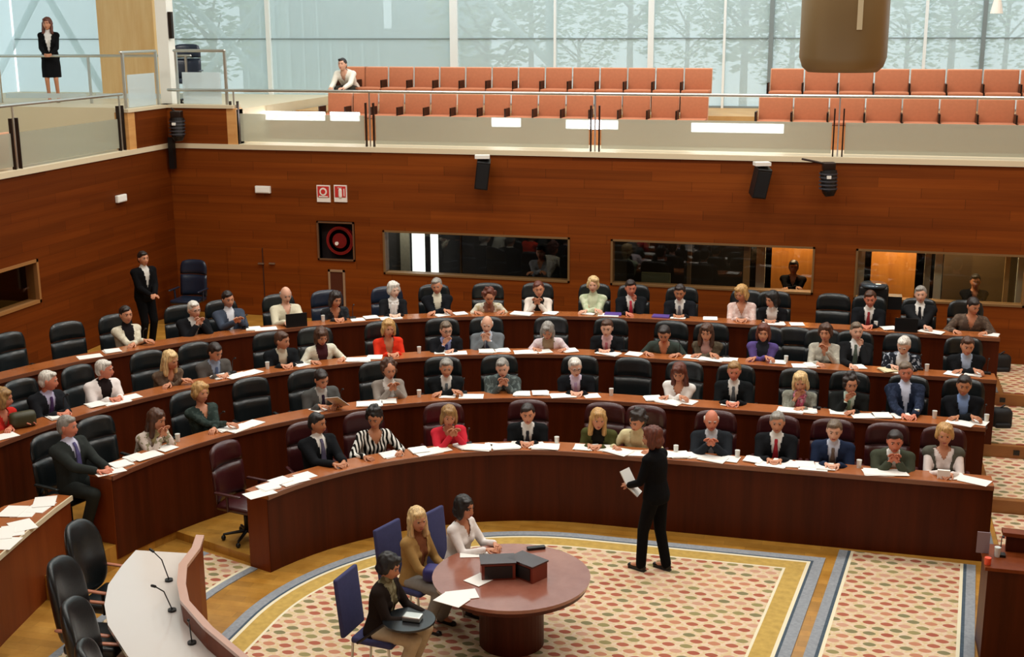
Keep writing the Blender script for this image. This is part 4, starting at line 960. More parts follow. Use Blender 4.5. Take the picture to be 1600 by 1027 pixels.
for k, xs_ in PP.items():
    row = [(sx, lb) for kk, sx, t, lb, o in SEATED if kk == k]; used = {}
    for i, x in enumerate(xs_):
        sx, lb = min(row, key=lambda r: abs(r[0]-x)); who = ' '.join(lb.split(',')[0].split()[:8]); nn = used.get(who, 0); used[who] = nn+1
        side = ['near the edge', 'further along', 'crossing the others', 'at the far side', 'on top', 'at the corner', 'beside the pile'][nn % 7]
        paper(k, x, .12+.05*((i*7) % 3), .22+.12*((i*5) % 3 == 0), .22, ((i*37) % 9-4)*.09, 1+(i*3) % 4, 'white paper before %s, %s' % (who, side))
paper(3, 1392, .16, .30, .24, .5, 5, 'cream papers held by the white-haired person in speckled jacket', mat('cream_paper', '#ddd0a8', .7))
def item(name, k, x, o, fn, m, label, cat, group=None):
    t = find_t(k, x, o, DZ(k)); p = rp(t, RR[k]+o); mb = MB(); fn(mb); ob = mb.obj(name, m, smooth=False); ob.location = (p[0], p[1], DZ(k)); ob.rotation_euler = (0, 0, facing(t)); tag(ob, label, cat, group); return ob
M_GLASSW = mat('tumbler', '#d9dcd6', .1, spec=.8)
M_COVER = mat('purple_folder', '#5a4290', .5)
for k, x in [(1, 870), (1, 1056), (1, 1152), (1, 1342), (2, 655), (2, 955), (2, 1432), (2, 1460), (2, 1541), (3, 655), (3, 418), (3, 1228), (3, 1448), (4, 505), (4, 1368), (2, 278)]:
    row = [(sx, lb) for kk, sx, t, lb, o in SEATED if kk == k]; sx, lb = min(row, key=lambda r: abs(r[0]-x)); 
    item('drinking_glass', k, x, .26, lambda mb: mb.cyl((0, 0, 0), (0, 0, .10), .026, .032, 14), M_GLASSW, 'pale drinking glass on the desk by %s' % ' '.join(lb.split(',')[0].split()[:8]), 'glass', 'glasses on the curved desks')
item('name_card', 1, 1474, .12, lambda mb: mb.box((-.07, -.02, 0), (.07, .02, .105)), M_PAPER, 'small white card standing before the blonde woman in waistcoat', 'card')
for k, x, nm in [(4, 958, 'green jacket'), (4, 1033, 'pink-red tie')]:
    item('folder', k, x, .2, lambda mb: mb.box((-.14, -.1, 0), (.14, .1, .02)), M_COVER, 'purple folder on the highest desk near the %s' % nm, 'folder')
def lap(mb): mb.box((-.17, -.12, 0), (.17, .12, .018)); mb.box((-.17, .10, .018), (.17, .12, .22), 0, Matrix.Rotation(0, 4, 'X'))
item('laptop', 4, 461, .15, lap, M_BLACK, 'open black laptop in front of the bald man in cream shirt', 'laptop')
item('laptop', 4, 1415, .16, lap, M_BLACK, 'open black laptop between two men in black suits, highest row', 'laptop')
def mic(mb): mb.box((-.05, -.04, 0), (.05, .04, .025)); mb.cap((0, 0, .02), (0, .03, .2), .005, n=6); mb.cap((0, .03, .2), (0, .11, .25), .005, n=6); mb.cap((0, .11, .25), (0, .14, .255), .012, n=8)
for k, x, o, sx, lb in [(kk, x, o, x, lb) for kk, x, t, lb, o in SEATED if (x*7+kk) % 3 == 0]:
    item('microphone', k, x+27, .30, mic, M_BLACK, 'black gooseneck microphone beside the '+' '.join(lb.split(',')[0].split()[:8]), 'microphone', 'desk microphones')
p = at(505, 628, z=DZ(2)+.12); ob = MB().box((-.105, -.004, -.14), (.105, .002, .14)).obj('paper_sheet', M_PAPER); ob.location = at(527, 628, z=DZ(2)+.13); ob.rotation_euler = (-.9, .2, PI-.2); tag(ob, 'tilted white sheet held by the man in grey suit', 'paper')
hb = MB().rbox((-.16, -.08, 0), (.16, .08, .2), .06).obj('handbag', mat('olive_leather', '#3c3a22', .5, var=.3), smooth=True); q = at(42, 672, z=DZ(3)); hb.location = (q.x-.12, q.y+.1, DZ(3)); hb.rotation_euler = (0, 0, .9); tag(hb, 'olive green handbag on the third desk beside the woman in red', 'handbag')
# dark bags leaning at the row ends, on the stairs
for x, y, z, lb in [(1563, 600, .366, 'black rucksack standing on the stair at the end of the third desk'), (1563, 690, .183, 'black rucksack standing on the stair at the end of the second desk')]:
    q = at(x, y, z=z); b = empty('rucksack', (q.x, q.y+.18, z), .2, lb, 'bag', 'bags on the stairs')
    MB().rbox((-.15, -.11, 0), (.15, .11, .46), .09, seg=4).obj('bag_body', M_BAG if 'M_BAG' in globals() else mat('black_nylon', '#101114', .7, bump=.5, vscale=18), b, True)
    MB().rbox((-.11, -.16, .04), (.11, -.08, .26), .035, seg=3).obj('front_pocket', mat('black_nylon', '#101114', .7, bump=.5, vscale=18), b, True)
    MB().cap((-.04, 0, .45), (.04, 0, .50), .012, n=8).obj('carry_handle', M_BLACK, b, True)
# ---------------------------------------------------------------- round table and its people
c0 = Vector((-3.09, 11.46, 0))
rt = empty('round_table', c0, 0, 'round mahogany table on a thick drum pedestal in the middle of the carpet', 'table')
MB().cyl((0, 0, .71), (0, 0, .75), .79, .80, 64).obj('table_top', wood('table_veneer', '#8a5040', '#a06a58', (2, 2, 2), .16, .6), rt)  # veneer colour lightened to carry the reflection on the top
MB().cyl((0, 0, .665), (0, 0, .71), .77, .79, 64).obj('table_edge', W_PANEL, rt)
MB().cyl((0, 0, .0), (0, 0, .665), .33, .33, 40).obj('pedestal', W_PANEL, rt)
M_REDBOX = wood('console_wood', '#6a2314', '#7c2c1a', (4, 4, 1), .3, .3)
for px, py, rz, lb in [(778, 893, .35, 'dark wooden voting box on the round table, nearer the seated women'), (822, 893, -.5, 'dark wooden voting box on the round table, nearer the walking woman')]:
    q = at(px, py+8, z=.75); b = empty('voting_box', q, rz, lb, 'box', 'boxes on the round table')
    MB().box((-.17, -.09, 0), (.17, .13, .17)).obj('box_body', M_REDBOX, b)
    MB().box((-.18, -.1, .17), (.18, .14, .185)).obj('lid', mat('box_lid', '#3a1a18', .2, coat=.5), b)
    MB().box((-.14, -.098, .02), (.14, -.09, .15)).obj('front_plate', M_BLACK, b)
for i, (x, y, r, lb) in enumerate([(741, 865, .3, 'white papers on the round table before the woman in white blouse'), (722, 930, .5, 'white sheet on the round table rim before the tan-topped woman'), (752, 905, 1.1, 'small white note beside the voting box'), (706, 938, -.3, 'folded white sheet on the table rim near the tablet arm')]):
    ob = MB().box((-.15, -.105, 0), (.15, .105, .004)).obj('paper_sheet', M_PAPER); ob.location = at(x, y, z=.752+.0015*i); ob.rotation_euler = (0, 0, r); tag(ob, lb, 'paper')
q = at(844, 853, z=.75); ob = MB().rbox((-.1, -.03, 0), (.1, .03, .03), .012).obj('phone_handset', M_BLACK); ob.location = (q.x-.02, q.y-.1, .752); ob.rotation_euler = (0, 0, .5); tag(ob, 'black handset at the far rim of the round table', 'phone')
q = at(722, 772+110, z=.75)
def slim_chair(loc, rz, label, tablet=False):
    M_B = mat('blue_fabric', '#3a3c66', .9, var=.2, vscale=30); r = empty('visitor_chair', loc, rz, label, 'chair', 'blue fabric chairs at the round table')
    MB().rbox((-.22, -.2, .41), (.22, .24, .47), .025).obj('seat', M_B, r, True)
    bm = MB(); bm.rbox((-.21, -.27, .46), (.21, -.225, 1.06), .02, 0, Matrix.Rotation(math.radians(6), 4, 'X')); bm.obj('backrest', M_B, r, True)
    for a in (-1, 1):
        for b in (-1, 1): MB().cap((a*.19, b*.19, .42), (a*.2, b*.22, .01), .013, n=8).obj('leg', M_STEEL, r, True)
    if tablet:
        MB().cap((.26, -.1, .45), (.26, .2, .70), .014, n=8).obj('tablet_arm', M_BLACK, r, True)
        t = MB(); t.cyl((.12, .38, .70), (.12, .38, .72), .25, .25, 28); t.obj('writing_tablet', mat('tablet_black', '#15191c', .25), r)
    return r
def table_person(hx, hy, hz, face, sex, label, look, seat=.52, lean=10, tablet=False, pose='desk', hands=None, hyaw=0, hp=4, chairlab='', sk='warm'):
    f = Fig(sex, seat, lean, hands=hands, pose=pose, desk=.72, hyaw=hyaw, hpitch=hp); q = at(hx, hy, z=f.head.z); ang = math.atan2(-face[0], face[1])
    R = Matrix.Rotation(ang, 3, 'Z'); off = R @ Vector((f.head.x, f.head.y, 0)); loc = (q.x-off.x, q.y-off.y, 0)
    o = build_person(f, loc, ang, label, look, vox=.014, sk=sk); slim_chair(loc, ang, chairlab, tablet); return o, loc, ang
table_person(725, 793, 1.2, (1, -.35), 'f', 'woman with black hair in white blouse, seated in profile at the round table', P('#ece6e2', leg='#3a3a44', hair=('bob', 'black')), hands=((-.1, .42, .80), (.1, .44, .80)), chairlab='blue fabric chair behind the woman in white blouse', lean=8)
A = table_person(652, 812, 1.2, (.9, -.30), 'f', 'woman with long blonde hair in tan leather jacket, seated at the round table', O('#a3804c', '#7a4a30', leg='#8e8a84', hair=('long', 'light')), hands=((-.12, .36, .62), (.1, .40, .62)), chairlab='blue fabric chair behind the tan-jacketed woman', lean=4, hyaw=-25)
C_ = table_person(607, 885, 1.2, (1, -.12), 'f', 'woman with short black hair in dark brown jacket using a camera, cream trousers', O('#241c18', '#6a6248', leg='#b9a88c', shirtk='pat', shirt2='#8a8468', hair=('short_f', 'black')), hands=((-.08, .44, .70), (.1, .42, .70)), chairlab='blue fabric chair with writing tablet under the black-haired woman', lean=10, tablet=True, hp=14)
q = C_[1]; ob = MB().rbox((-.09, -.06, 0), (.09, .06, .05), .015).obj('camera_body', M_STEEL); R = Matrix.Rotation(C_[2], 3, 'Z') @ Vector((.12, .42, 0)); ob.location = (q[0]+R.x, q[1]+R.y, .722); tag(ob, 'small silver camera lying on the black writing tablet', 'camera')
ob = MB().rbox((-.12, -.1, 0), (.12, .1, .14), .04).obj('handbag', mat('blue_bag', '#2c2a6a', .6), smooth=True); q = A[1]; ob.location = (q[0]+.30, q[1]-.18, .60); tag(ob, 'deep blue bag on the lap of the tan-jacketed woman', 'handbag')
# ---------------------------------------------------------------- standing people
def standing(px, py, pz, face, sex, label, look, feet=None, hands=None, lean=2, hyaw=0, hp=0, seat=.93, vox=.014, sk='warm', twist=0):
    f = Fig(sex, seat, lean, stand=True, hands=hands, feet=feet, hyaw=hyaw, hpitch=hp, twist=twist); q = at(px, py, z=pz); ang = math.atan2(-face[0], face[1])
    return build_person(f, (q.x, q.y, pz), ang, label, look, vox=vox, sk=sk), q, ang, f
W = standing(1022, 893, 0, (-.95, .42), 'f', 'brown-haired woman in black suit walking across the carpet with white papers', O('#0d0d0f', '#15151a', leg='#0d0d0f', hair=('bob', 'auburn')), feet=((-.10, .15, 0), (.10, -.07, 0)), hands=((-.12, .30, 1.02), (.05, .30, .98)), lean=4, hp=10, hyaw=25, seat=.965)
q = Vector(W[1]); Rm = Matrix.Rotation(W[2], 3, 'Z')
for i, (dx, dy, dz_, rx) in enumerate([(-.04, .36, 1.08, 1.0), (.03, .33, .93, .7)]):
    w_ = Rm @ Vector((dx, dy, 0)); ob = MB().box((-.09, -.10, 0), (.09, .10, .012)).obj('paper_sheet', M_PAPER); ob.location = (q.x+w_.x, q.y+w_.y, dz_); ob.rotation_euler = (rx, 0, W[2]+.3*i); tag(ob, ['upper white paper held by the walking woman in black', 'lower white paper held by the walking woman in black'][i], 'paper')
f = at(222, 404, z=PZ(4)+1.62)
def head_place(hx, hy, floor, face, hh, **k):
    q = at(hx, hy, z=floor+hh); px, py = proj((q.x, q.y, floor)); return standing(px, py, floor, face, **k)
head_place(222, 404, PZ(4), (.85, -.5), 1.58, sex='m', label='dark-haired man in black suit standing by the side wall with hands joined', look=S('#0c0c0e', None, '#d8d4cc', hair=('short', 'dark')), hands=((-.03, .30, .98), (.05, .30, .98)), hyaw=0, seat=.93, vox=.015)
standing(85, 160, 4.6, (.45, -.9), 'f', 'auburn-haired woman in black jacket and skirt standing in the gallery', O('#0f0f11', '#e8e4e0', skirt='#111113', hair=('long', 'auburn')), hands=((-.06, .30, .98), (.06, .30, .98)), lean=0, hyaw=-10)
f = Fig('m', .52, 46, hands=((-.15, .74, .56), (.15, .72, .56)), hpitch=-14); q = at(535, 101, v=24.40); gv_u = q.x
build_person(f, (q.x, q.y+f.head.y, q.z-f.head.z), PI, 'dark-haired visitor in white shirt leaning forward over the lower row of gallery seats', P('#e9e4d6', leg='#3a3630', hair=('short', 'dark')), sk='fair')
for px, py, dv, lb in [(1240, 418, .95, 'dark silhouette of a person before the orange wood inside the booth'), (1524, 440, .85, 'shadowy person sitting behind the glass of the last booth'), (845, 395, 1.1, 'dim person in light clothes inside the first dark booth')]:
    f = Fig('m', .52, 10, desk=.80, pose='fold'); q = at(px, py, v=WB+dv)
    build_person(f, (q.x, q.y+f.head.y, q.z-f.head.z), PI, lb, P('#0c0c0f' if px > 1000 else '#8a8f96', hair=('short', 'black')), sk='tan')
# person beyond the frame's edge writing at the wing desk
# ---------------------------------------------------------------- wing desk at the picture's edge
def poly_prism(mb, pts, z0, z1, mi=0):
    n = len(pts); return mb.add([(x, y, z0) for x, y in pts]+[(x, y, z1) for x, y in pts], [tuple(range(n))[::-1], tuple(range(n, 2*n))]+[(i, (i+1) % n, n+(i+1) % n, n+i) for i in range(n)], mi)
fr = [(-8.40, 11.86), (-8.36, 11.47), (-8.27, 10.9), (-8.14, 10.2), (-7.98, 9.5), (-7.75, 8.7)]; bk = [(-8.62, 11.86), (-8.95, 11.4), (-8.98, 10.9), (-8.86, 10.1), (-8.7, 9.4), (-8.5, 8.5)]
wdsk = empty('curved_desk', (0, 0, 0), 0, 'curved desk of the neighbouring wing with white papers, behind the black armchairs', 'desk', 'curved rows of desks')
mb = MB(); mb.strip([[(a[0], a[1], .905), (b[0], b[1], .905), (b[0], b[1], .95), (a[0], a[1], .95)] for a, b in zip(fr, bk)]).obj('desk_top', W_TOP, wdsk)
MB().strip([[(a[0]-.02, a[1], 0), (a[0]-.055, a[1], 0), (a[0]-.055, a[1], .905), (a[0]-.02, a[1], .905)] for a in fr]).obj('front_panel', W_PANEL_W, wdsk)
MB().strip([[(a[0]+.02, a[1], .90), (a[0]-.0, a[1], .90), (a[0]-.0, a[1], .955), (a[0]+.02, a[1], .955)] for a in fr]).obj('edge_moulding', M_CREAM, wdsk)
for i, (x, y, r) in enumerate([(40, 800, .3), (62, 793, .1), (20, 830, .6), (8, 850, .2), (35, 822, .9), (20, 800, .2), (70, 785, .5), (3, 835, .5)]):
    ob = MB().box((-.12, -.16, 0), (.12, .16, .004)).obj('paper_sheet', M_PAPER); p = at(x, y, z=.952); ob.location = (p.x, p.y, .951+i*.0012); ob.rotation_euler = (0, 0, r); tag(ob, 'white sheet on the wing desk, ' + ['mid pile', 'beside the far corner', 'under the writing hands', 'lowest on the curve', 'crooked across the others', 'near the hands', 'at the far corner', 'by the desk edge'][i], 'paper', 'papers on the wing desk')
f = Fig('m', .55, 22, desk=.85, hands=((-.10, .62, .90), (.14, .60, .90))); build_person(f, (-9.72, 11.0, .12), -PI/2-.1, 'person in white shirt at the wing desk, only writing hands showing', P('#e6e6ea', hair=('short', 'grey')), sk='red')
# ---------------------------------------------------------------- presiding bench
inn = [(-7.12, 11.08), (-7.05, 10.70), (-6.93, 10.25), (-6.72, 9.85), (-6.45, 9.48), (-5.95, 9.0), (-5.3, 8.5)]
out = [(-6.42, 11.16), (-6.30, 10.85), (-6.22, 10.44), (-6.02, 10.05), (-5.80, 9.72), (-5.34, 9.30), (-4.70, 8.82)]
bn = empty('presiding_bench', (0, 0, 0), 0, 'faceted presiding bench with pale glossy top and raised mahogany front', 'bench desk')
MB().strip([[(a[0], a[1], .71), (b[0], b[1], .71), (b[0], b[1], .75), (a[0], a[1], .75)] for a, b in zip(inn, out)]).obj('bench_top', mat('bench_top', '#ded6d0', .15, coat=.8), bn)  # pale top whitened further, skylight glare put into its colour
MB().strip([[(b[0], b[1], 0), (b[0]+.045, b[1]+.01, 0), (b[0]+.045, b[1]+.01, .93), (b[0], b[1], .93)] for b in out]).obj('front_panel', W_PANEL_W, bn)
MB().strip([[(b[0]-.02, b[1], .93), (b[0]+.07, b[1]+.01, .93), (b[0]+.07, b[1]+.01, .965), (b[0]-.02, b[1], .965)] for b in out]).obj('cap_rail', mat('cap_rail', '#c9a090', .2, coat=.5), bn)
MB().strip([[(x, y, 0), (x, y+.03, 0), (x, y+.03, .71), (x, y, .71)] for x, y in ((-7.08, 11.05), (-6.43, 11.12))]).obj('side_panel', W_PANEL_W, bn)
MB().strip([[(a[0]+.18, a[1], 0), (a[0]+.2, a[1], 0), (a[0]+.2, a[1], .71), (a[0]+.18, a[1], .71)] for a in inn]).obj('inner_panel', W_PANEL, bn)
for i, (x, y) in enumerate([(264, 908), (269, 955), (300, 1006)]):
    q = at(x, y, z=.75); b = empty('microphone', q, .4+i, 'gooseneck microphone on the presiding bench, '+['closest to its far tip', 'at the middle bend', 'at the low corner by the cap rail'][i], 'microphone', 'microphones on the bench')
    MB().cyl((0, 0, 0), (0, 0, .02), .04, .04, 16).obj('mic_base', M_BLACK, b); m2 = MB(); m2.cap((0, 0, .02), (-.06, .03, .22), .006, n=6); m2.cap((-.06, .03, .22), (-.14, .06, .30), .006, n=6); m2.obj('gooseneck', M_BLACK, b); MB().cap((-.14, .06, .30), (-.17, .07, .32), .014, n=8).obj('mic_head', M_BLACK, b)
W_ARM = wood('arm_wood', '#a8644a', '#bf7a5c', (4, 4, 4), .3, .3)
def armchair(loc, rz, label):
    L = chair_mats('black'); r = empty('armchair', loc, rz, label, 'chair', 'black armchairs behind the presiding bench')
    MB().rbox((-.27, -.25, .40), (.27, .28, .50), .04, seg=3).obj('seat', L, r, True)
    bm = bmesh.new(); bmesh.ops.create_uvsphere(bm, u_segments=24, v_segments=18, radius=1)
    for v in bm.verts:
        x, y, z = v.co; f_ = lambda a, p: math.copysign(abs(a)**p, a)
        X, Z = f_(x, .6)*.28, f_(z, .62)*.40; v.co = (X*(1-.1*z), -.30+f_(y, .8)*.065+.10*(X/.28)**2-.13*(Z+.4), .86+Z)
    MB().bm(bm).obj('backrest', L, r, True)
    for k in (-1, 1):
        a = MB(); a.cap((k*.31, -.26, .68), (k*.31, .24, .66), .026, .026, 10, 0, None, .55, (0, 0, 1)); a.obj('armrest', W_ARM, r, True); MB().cap((k*.31, .08, .44), (k*.31, .08, .65), .016, n=8).obj('arm_post', M_BLACK, r, True)
    MB().cyl((0, 0, .08), (0, 0, .41), .03).obj('pedestal', M_BLACK, r); s_ = MB()
    for i in range(5): a = i*2*PI/5; s_.cap((0, 0, .09), (math.cos(a)*.29, math.sin(a)*.29, .05), .024, .016, 8); s_.ell((math.cos(a)*.3, math.sin(a)*.3, .03), (.03, .03, .03), 8, 6)
    s_.obj('star_base', M_BLACK, r, True); return r
for x, y, dx, fc, lb in [(120, 822, .35, (1, .02), 'black leather armchair behind the bench tip, farthest up the presiding bench'), (92, 880, .35, (1, .12), 'black leather armchair second along the presiding bench'), (113, 945, .35, (1, .25), 'black leather armchair third along the presiding bench'), (128, 1012, .38, (.9, .5), 'black leather armchair with only arm and seat rim showing, lowest at the bench')]:
    q = at(x, y, z=1.22); ang = math.atan2(-fc[0], fc[1]); w_ = Matrix.Rotation(ang, 3, 'Z') @ Vector((0, dx, 0)); armchair((q.x+w_.x, q.y+w_.y, 0), ang, lb)
# ---------------------------------------------------------------- lectern at the other edge
lc = empty('lectern', (0, 0, 0), 0, 'dark mahogany lectern with curved hood beside the carpet runner', 'lectern')
MB().box((1.50, 12.2, 0), (2.9, 12.75, 1.00)).obj('lectern_body', W_PANEL, lc); MB().box((1.47, 12.17, 1.0), (2.9, 12.78, 1.035)).obj('lectern_top', W_PANEL_W, lc)
q = []
for i in range(9): a = i/8*1.2; q.append([(1.72+.0+.35*(1-math.cos(a))*1.2, 12.72-.2*a, 1.035), (1.76+.35*(1-math.cos(a))*1.2, 12.72-.2*a, 1.035), (1.80+.35*(1-math.cos(a))*1.2, 12.74-.2*a, 1.26), (1.72+.35*(1-math.cos(a))*1.2, 12.74-.2*a, 1.26)])
MB().box((1.70, 12.62, 1.035), (2.9, 12.68, 1.22)).obj('hood', W_PANEL, lc)
MB().strip([[(1.66+i*.16, 12.60-.03*i*i*.3, 1.20), (1.66+i*.16, 12.74-.03*i*i*.3, 1.20), (1.66+i*.16, 12.74-.03*i*i*.3, 1.24), (1.66+i*.16, 12.60-.03*i*i*.3, 1.24)] for i in range(8)]).obj('hood_cap', W_PANEL_W, lc)
for nm, x, y, fn, m, lb, ct in [('tumbler', 1558, 866, lambda mb: mb.cyl((0, 0, 0), (0, 0, .10), .026, .032, 14), M_GLASSW, 'clear drinking glass on the lectern corner', 'glass'), ('red_cup', 1543, 878, lambda mb: mb.cyl((0, 0, 0), (0, 0, .07), .03, .032, 14), mat('orange_red', '#e8522e', .5), 'small orange-red cup on the lectern', 'cup')]:
    mb = MB(); fn(mb); ob = mb.obj(nm, m); ob.location = at(x, y+4, z=1.036); tag(ob, lb, ct)
ob = MB().box((-.06, -.006, 0), (.06, .006, .22)).obj('document_holder', mat('mauve_card', '#8e7a80', .6)); ob.location = at(1540, 872, z=1.036)+Vector((-.02, .12, 0)); tag(ob, 'upright mauve card standing on the lectern corner', 'card')
mb = MB(); mic(mb); ob = mb.obj('microphone', M_BLACK); ob.location = at(1563, 872, z=1.036)+Vector((0, .05, 0)); ob.rotation_euler = (0, 0, PI); tag(ob, 'black gooseneck microphone on the lectern', 'microphone')
# ---------------------------------------------------------------- fixtures on the back wall
def onwall(x0, y0, x1, y1, d=.0): a, b = at(x0, y0, v=WB-d), at(x1, y1, v=WB-d); return min(a.x, b.x), max(a.x, b.x), min(a.z, b.z), max(a.z, b.z)
M_RED = mat('sign_red', '#c8302c', .5); M_SIGNW = mat('sign_white', '#efe6dc', .5)
for x0, y0, x1, y1, knd in [(495, 289, 517, 316, 0), (522, 289, 543, 316, 1)]:
    a, b, c, d = onwall(x0, y0, x1, y1); s = empty('fire_sign', ((a+b)/2, WB, c), 0, ['square red hose reel sign, beside the extinguisher sign', 'square red extinguisher sign, beside the hose reel sign'][knd], 'sign', 'red fire signs')
    w, h = b-a, d-c; MB().box((-w/2, -.02, 0), (w/2, -.0, h)).obj('sign_board', M_SIGNW, s); MB().box((-w/2+.02, -.026, .09), (w/2-.02, -.02, h-.02)).obj('red_field', M_RED, s)
    g = MB()
    if knd == 0:
        g.cyl((0, -.032, h*.62), (0, -.026, h*.62), .075, .075, 20); g.box((-.09, -.032, h*.30), (.09, -.026, h*.36)); g.obj('pictogram', M_SIGNW, s); MB().cyl((0, -.036, h*.62), (0, -.032, h*.62), .045, .045, 20).obj('pictogram_hub', M_RED, s)
    else: g.cap((0, -.03, h*.36), (0, -.03, h*.70), .035, .035, 10, 0, None, .3, (0, 1, 0)); g.box((-.012, -.034, h*.76), (.012, -.026, h*.84)); g.box((-.05, -.034, h*.82), (.03, -.026, h*.85)); g.box((.07, -.034, h*.35), (.085, -.026, h*.8)); g.obj('pictogram', M_SIGNW, s)
a, b, c, d = -9.70, -8.95, 1.80, 2.54; rl = empty('fire_hose_cabinet', ((a+b)/2, WB, (c+d)/2), 0, 'recessed cabinet with red fire hose reel and steel frame', 'hose reel')
w, h = (b-a)/2, (d-c)/2; mb = MB(); t_ = .03
for lo, hi in (((-w, -.02, -h), (w, .02, -h+t_)), ((-w, -.02, h-t_), (w, .02, h)), ((-w, -.02, -h), (-w+t_, .02, h)), ((w-t_, -.02, -h), (w, .02, h))): mb.box(lo, hi)
mb.obj('cabinet_frame', mat('worn_steel', '#8c6a50', .35, .6), rl); mb = MB(); mb.box((-w, .2, -h), (w, .22, h)).box((-w-.01, .0, -h), (-w, .22, h)).box((w, 0, -h), (w+.01, .22, h)).box((-w, 0, -h-.01), (w, .22, -h)).box((-w, 0, h), (w, .22, h+.01)); mb.obj('cabinet_box', mat('cabinet_dark', '#1b0a08', .7), rl)
MB().cyl((.05, .06, 0), (.05, .16, 0), .27, .27, 40).obj('hose_reel', mat('reel_red', '#8e1418', .4), rl); g = MB()
for i in range(5): r_ = .25-.035*i; g.cyl((.05, .055, 0), (.05, .06-.002*i, 0), r_, r_, 32)
g.obj('reel_face', mat('reel_red_dark', '#6e1014', .35), rl); MB().cyl((.0, .02, -.05), (.0, .06, -.05), .035, .03, 16).obj('hub', M_SIGNW, rl)
a, b, c, d = onwall(513, 421, 541, 480); mb = MB(); s = empty('service_hatch', (0, 0, 0), 0, 'narrow dark wall hatch with pale frame below the fire hose cabinet', 'hatch'); t_ = .04
mb.box((a, WB-.02, c), (a+t_, WB, d)).box((b-t_, WB-.02, c), (b, WB, d)).box((a, WB-.02, d-t_), (b, WB, d)); mb.obj('hatch_frame', mat('hatch_frame', '#a88e74', .4, .3), s); MB().box((a+t_, WB-.008, c), (b-t_, WB-.001, d-t_)).obj('hatch_panel', mat('hatch_dark', '#4a1d10', .5), s)
for x0, y0, x1, y1, onleft, lb in [(400, 290, 424, 302, 0, 'white emergency lamp on the back wall beside the red signs'), (179, 304, 195, 316, 1, 'white emergency lamp on the side wall')]:
    if not onleft: a, b, c, d = onwall(x0, y0, x1, y1); l_ = empty('emergency_lamp', ((a+b)/2, WB, (c+d)/2), 0, lb, 'lamp', 'emergency lamps'); w, h = b-a, d-c
    else: q = at(187, 310, u=UL); l_ = empty('emergency_lamp', (UL, q.y, q.z), PI/2, lb, 'lamp', 'emergency lamps'); w, h = .30, .13
    MB().rbox((-w/2, -.06, -h/2), (w/2, .0, h/2), .012).obj('lamp_body', M_WHITE, l_); MB().box((-w/2+.02, -.066, -h/2+.02), (w/2-.02, -.06, h/2-.02)).obj('white_front', mat('white_front', '#f8f6ee', .3), l_)
for x0, y0, x1, y1, rz, lb in [(741, 243, 767, 297, .25, 'black wall loudspeaker with pale bracket above the first booth window'), (1171, 254, 1206, 311, .35, 'black wall loudspeaker with pale bracket above the lit booth')]:
    q = at((x0+x1)/2, (y0+y1)/2, v=WB-.28); s = empty('wall_speaker', q, rz, lb, 'loudspeaker', 'loudspeakers on the back wall'); Tm = Matrix.Rotation(math.radians(14), 4, 'X') @ Matrix.Rotation(.12, 4, 'Y')
    MB().rbox((-.12, -.13, -.28), (.12, .13, .24), .015, 0, Tm).obj('cabinet', M_BLACK, s); MB().box((-.10, -.14, -.25), (.10, -.13, .20), 0, Tm).obj('grille', mat('speaker_grille', '#1a1a1c', .9), s)
    MB().box((-.13, -.14, .26), (.13, .06, .32)).obj('bracket', M_WHITE, s); MB().box((-.03, .05, .1), (.03, .28, .30)).obj('wall_arm', M_DARKMET, s)
def spot(q, label, cat, big=1):
    s = empty('spotlight', q, .2, label, cat); MB().cap((-.42*big, .1, .30), (0, 0, .22), .018, n=8).obj('support_arm', M_DARKMET, s); MB().rbox((-.10, -.10, .12), (.10, .10, .26), .02).obj('yoke', M_DARKMET, s, True)
    MB().cyl((0, 0, .12), (.02, -.05, -.22), .14, .12, 20).obj('lamp_housing', M_BLACK, s); MB().cyl((.02, -.05, -.22), (.03, -.06, -.30), .12, .07, 20).obj('snout', M_BLACK, s)
    g = MB()
    for k in range(5): g.cyl((0, -.01*k, .08-.06*k), (0, -.01*k, .06-.06*k), .152, .152, 20)
    g.obj('cooling_fin', mat('fin_grey', '#4a4a50', .4, .4), s); MB().box((-.05, -.17, .0), (.02, -.14, .05)).obj('control_panel', M_WHITE, s)
spot(at(1294, 278, v=WB-.3), 'black moving spotlight hung on an arm under the gallery edge', 'spotlight')
spot(at(277, 195, v=WB-.25), 'black spotlight hanging in the dark corner of the hall', 'spotlight', .3)
q = at(268, 235, v=WB-.1); ob = MB().box((-.04, -.05, -.35), (.06, .05, .25)).obj('cable_duct', M_BLACK); ob.location = q; tag(ob, 'black cable duct running down the dark corner under the spotlight', 'duct')
s = empty('hooded_monitor', at(1365, 455, v=WB-.35), 0, 'black hooded monitor with shiny lid standing before the last booth window', 'monitor'); z_ = s.location.z
MB().rbox((-.24, -.15, -.28), (.24, .15, .10), .04).obj('monitor_body', M_BLACK, s, True); MB().cyl((0, 0, .09), (0, 0, .14), .24, .20, 24).obj('lid', mat('shiny_lid', '#5a6670', .08, .5), s, True); MB().box((-.04, -.04, PZ(4)-z_), (.04, .04, -.25)).obj('stand', M_BLACK, s)
MB().box((.2, -.1, -.28), (.46, .14, -.06)).obj('side_case', M_BLACK, s)
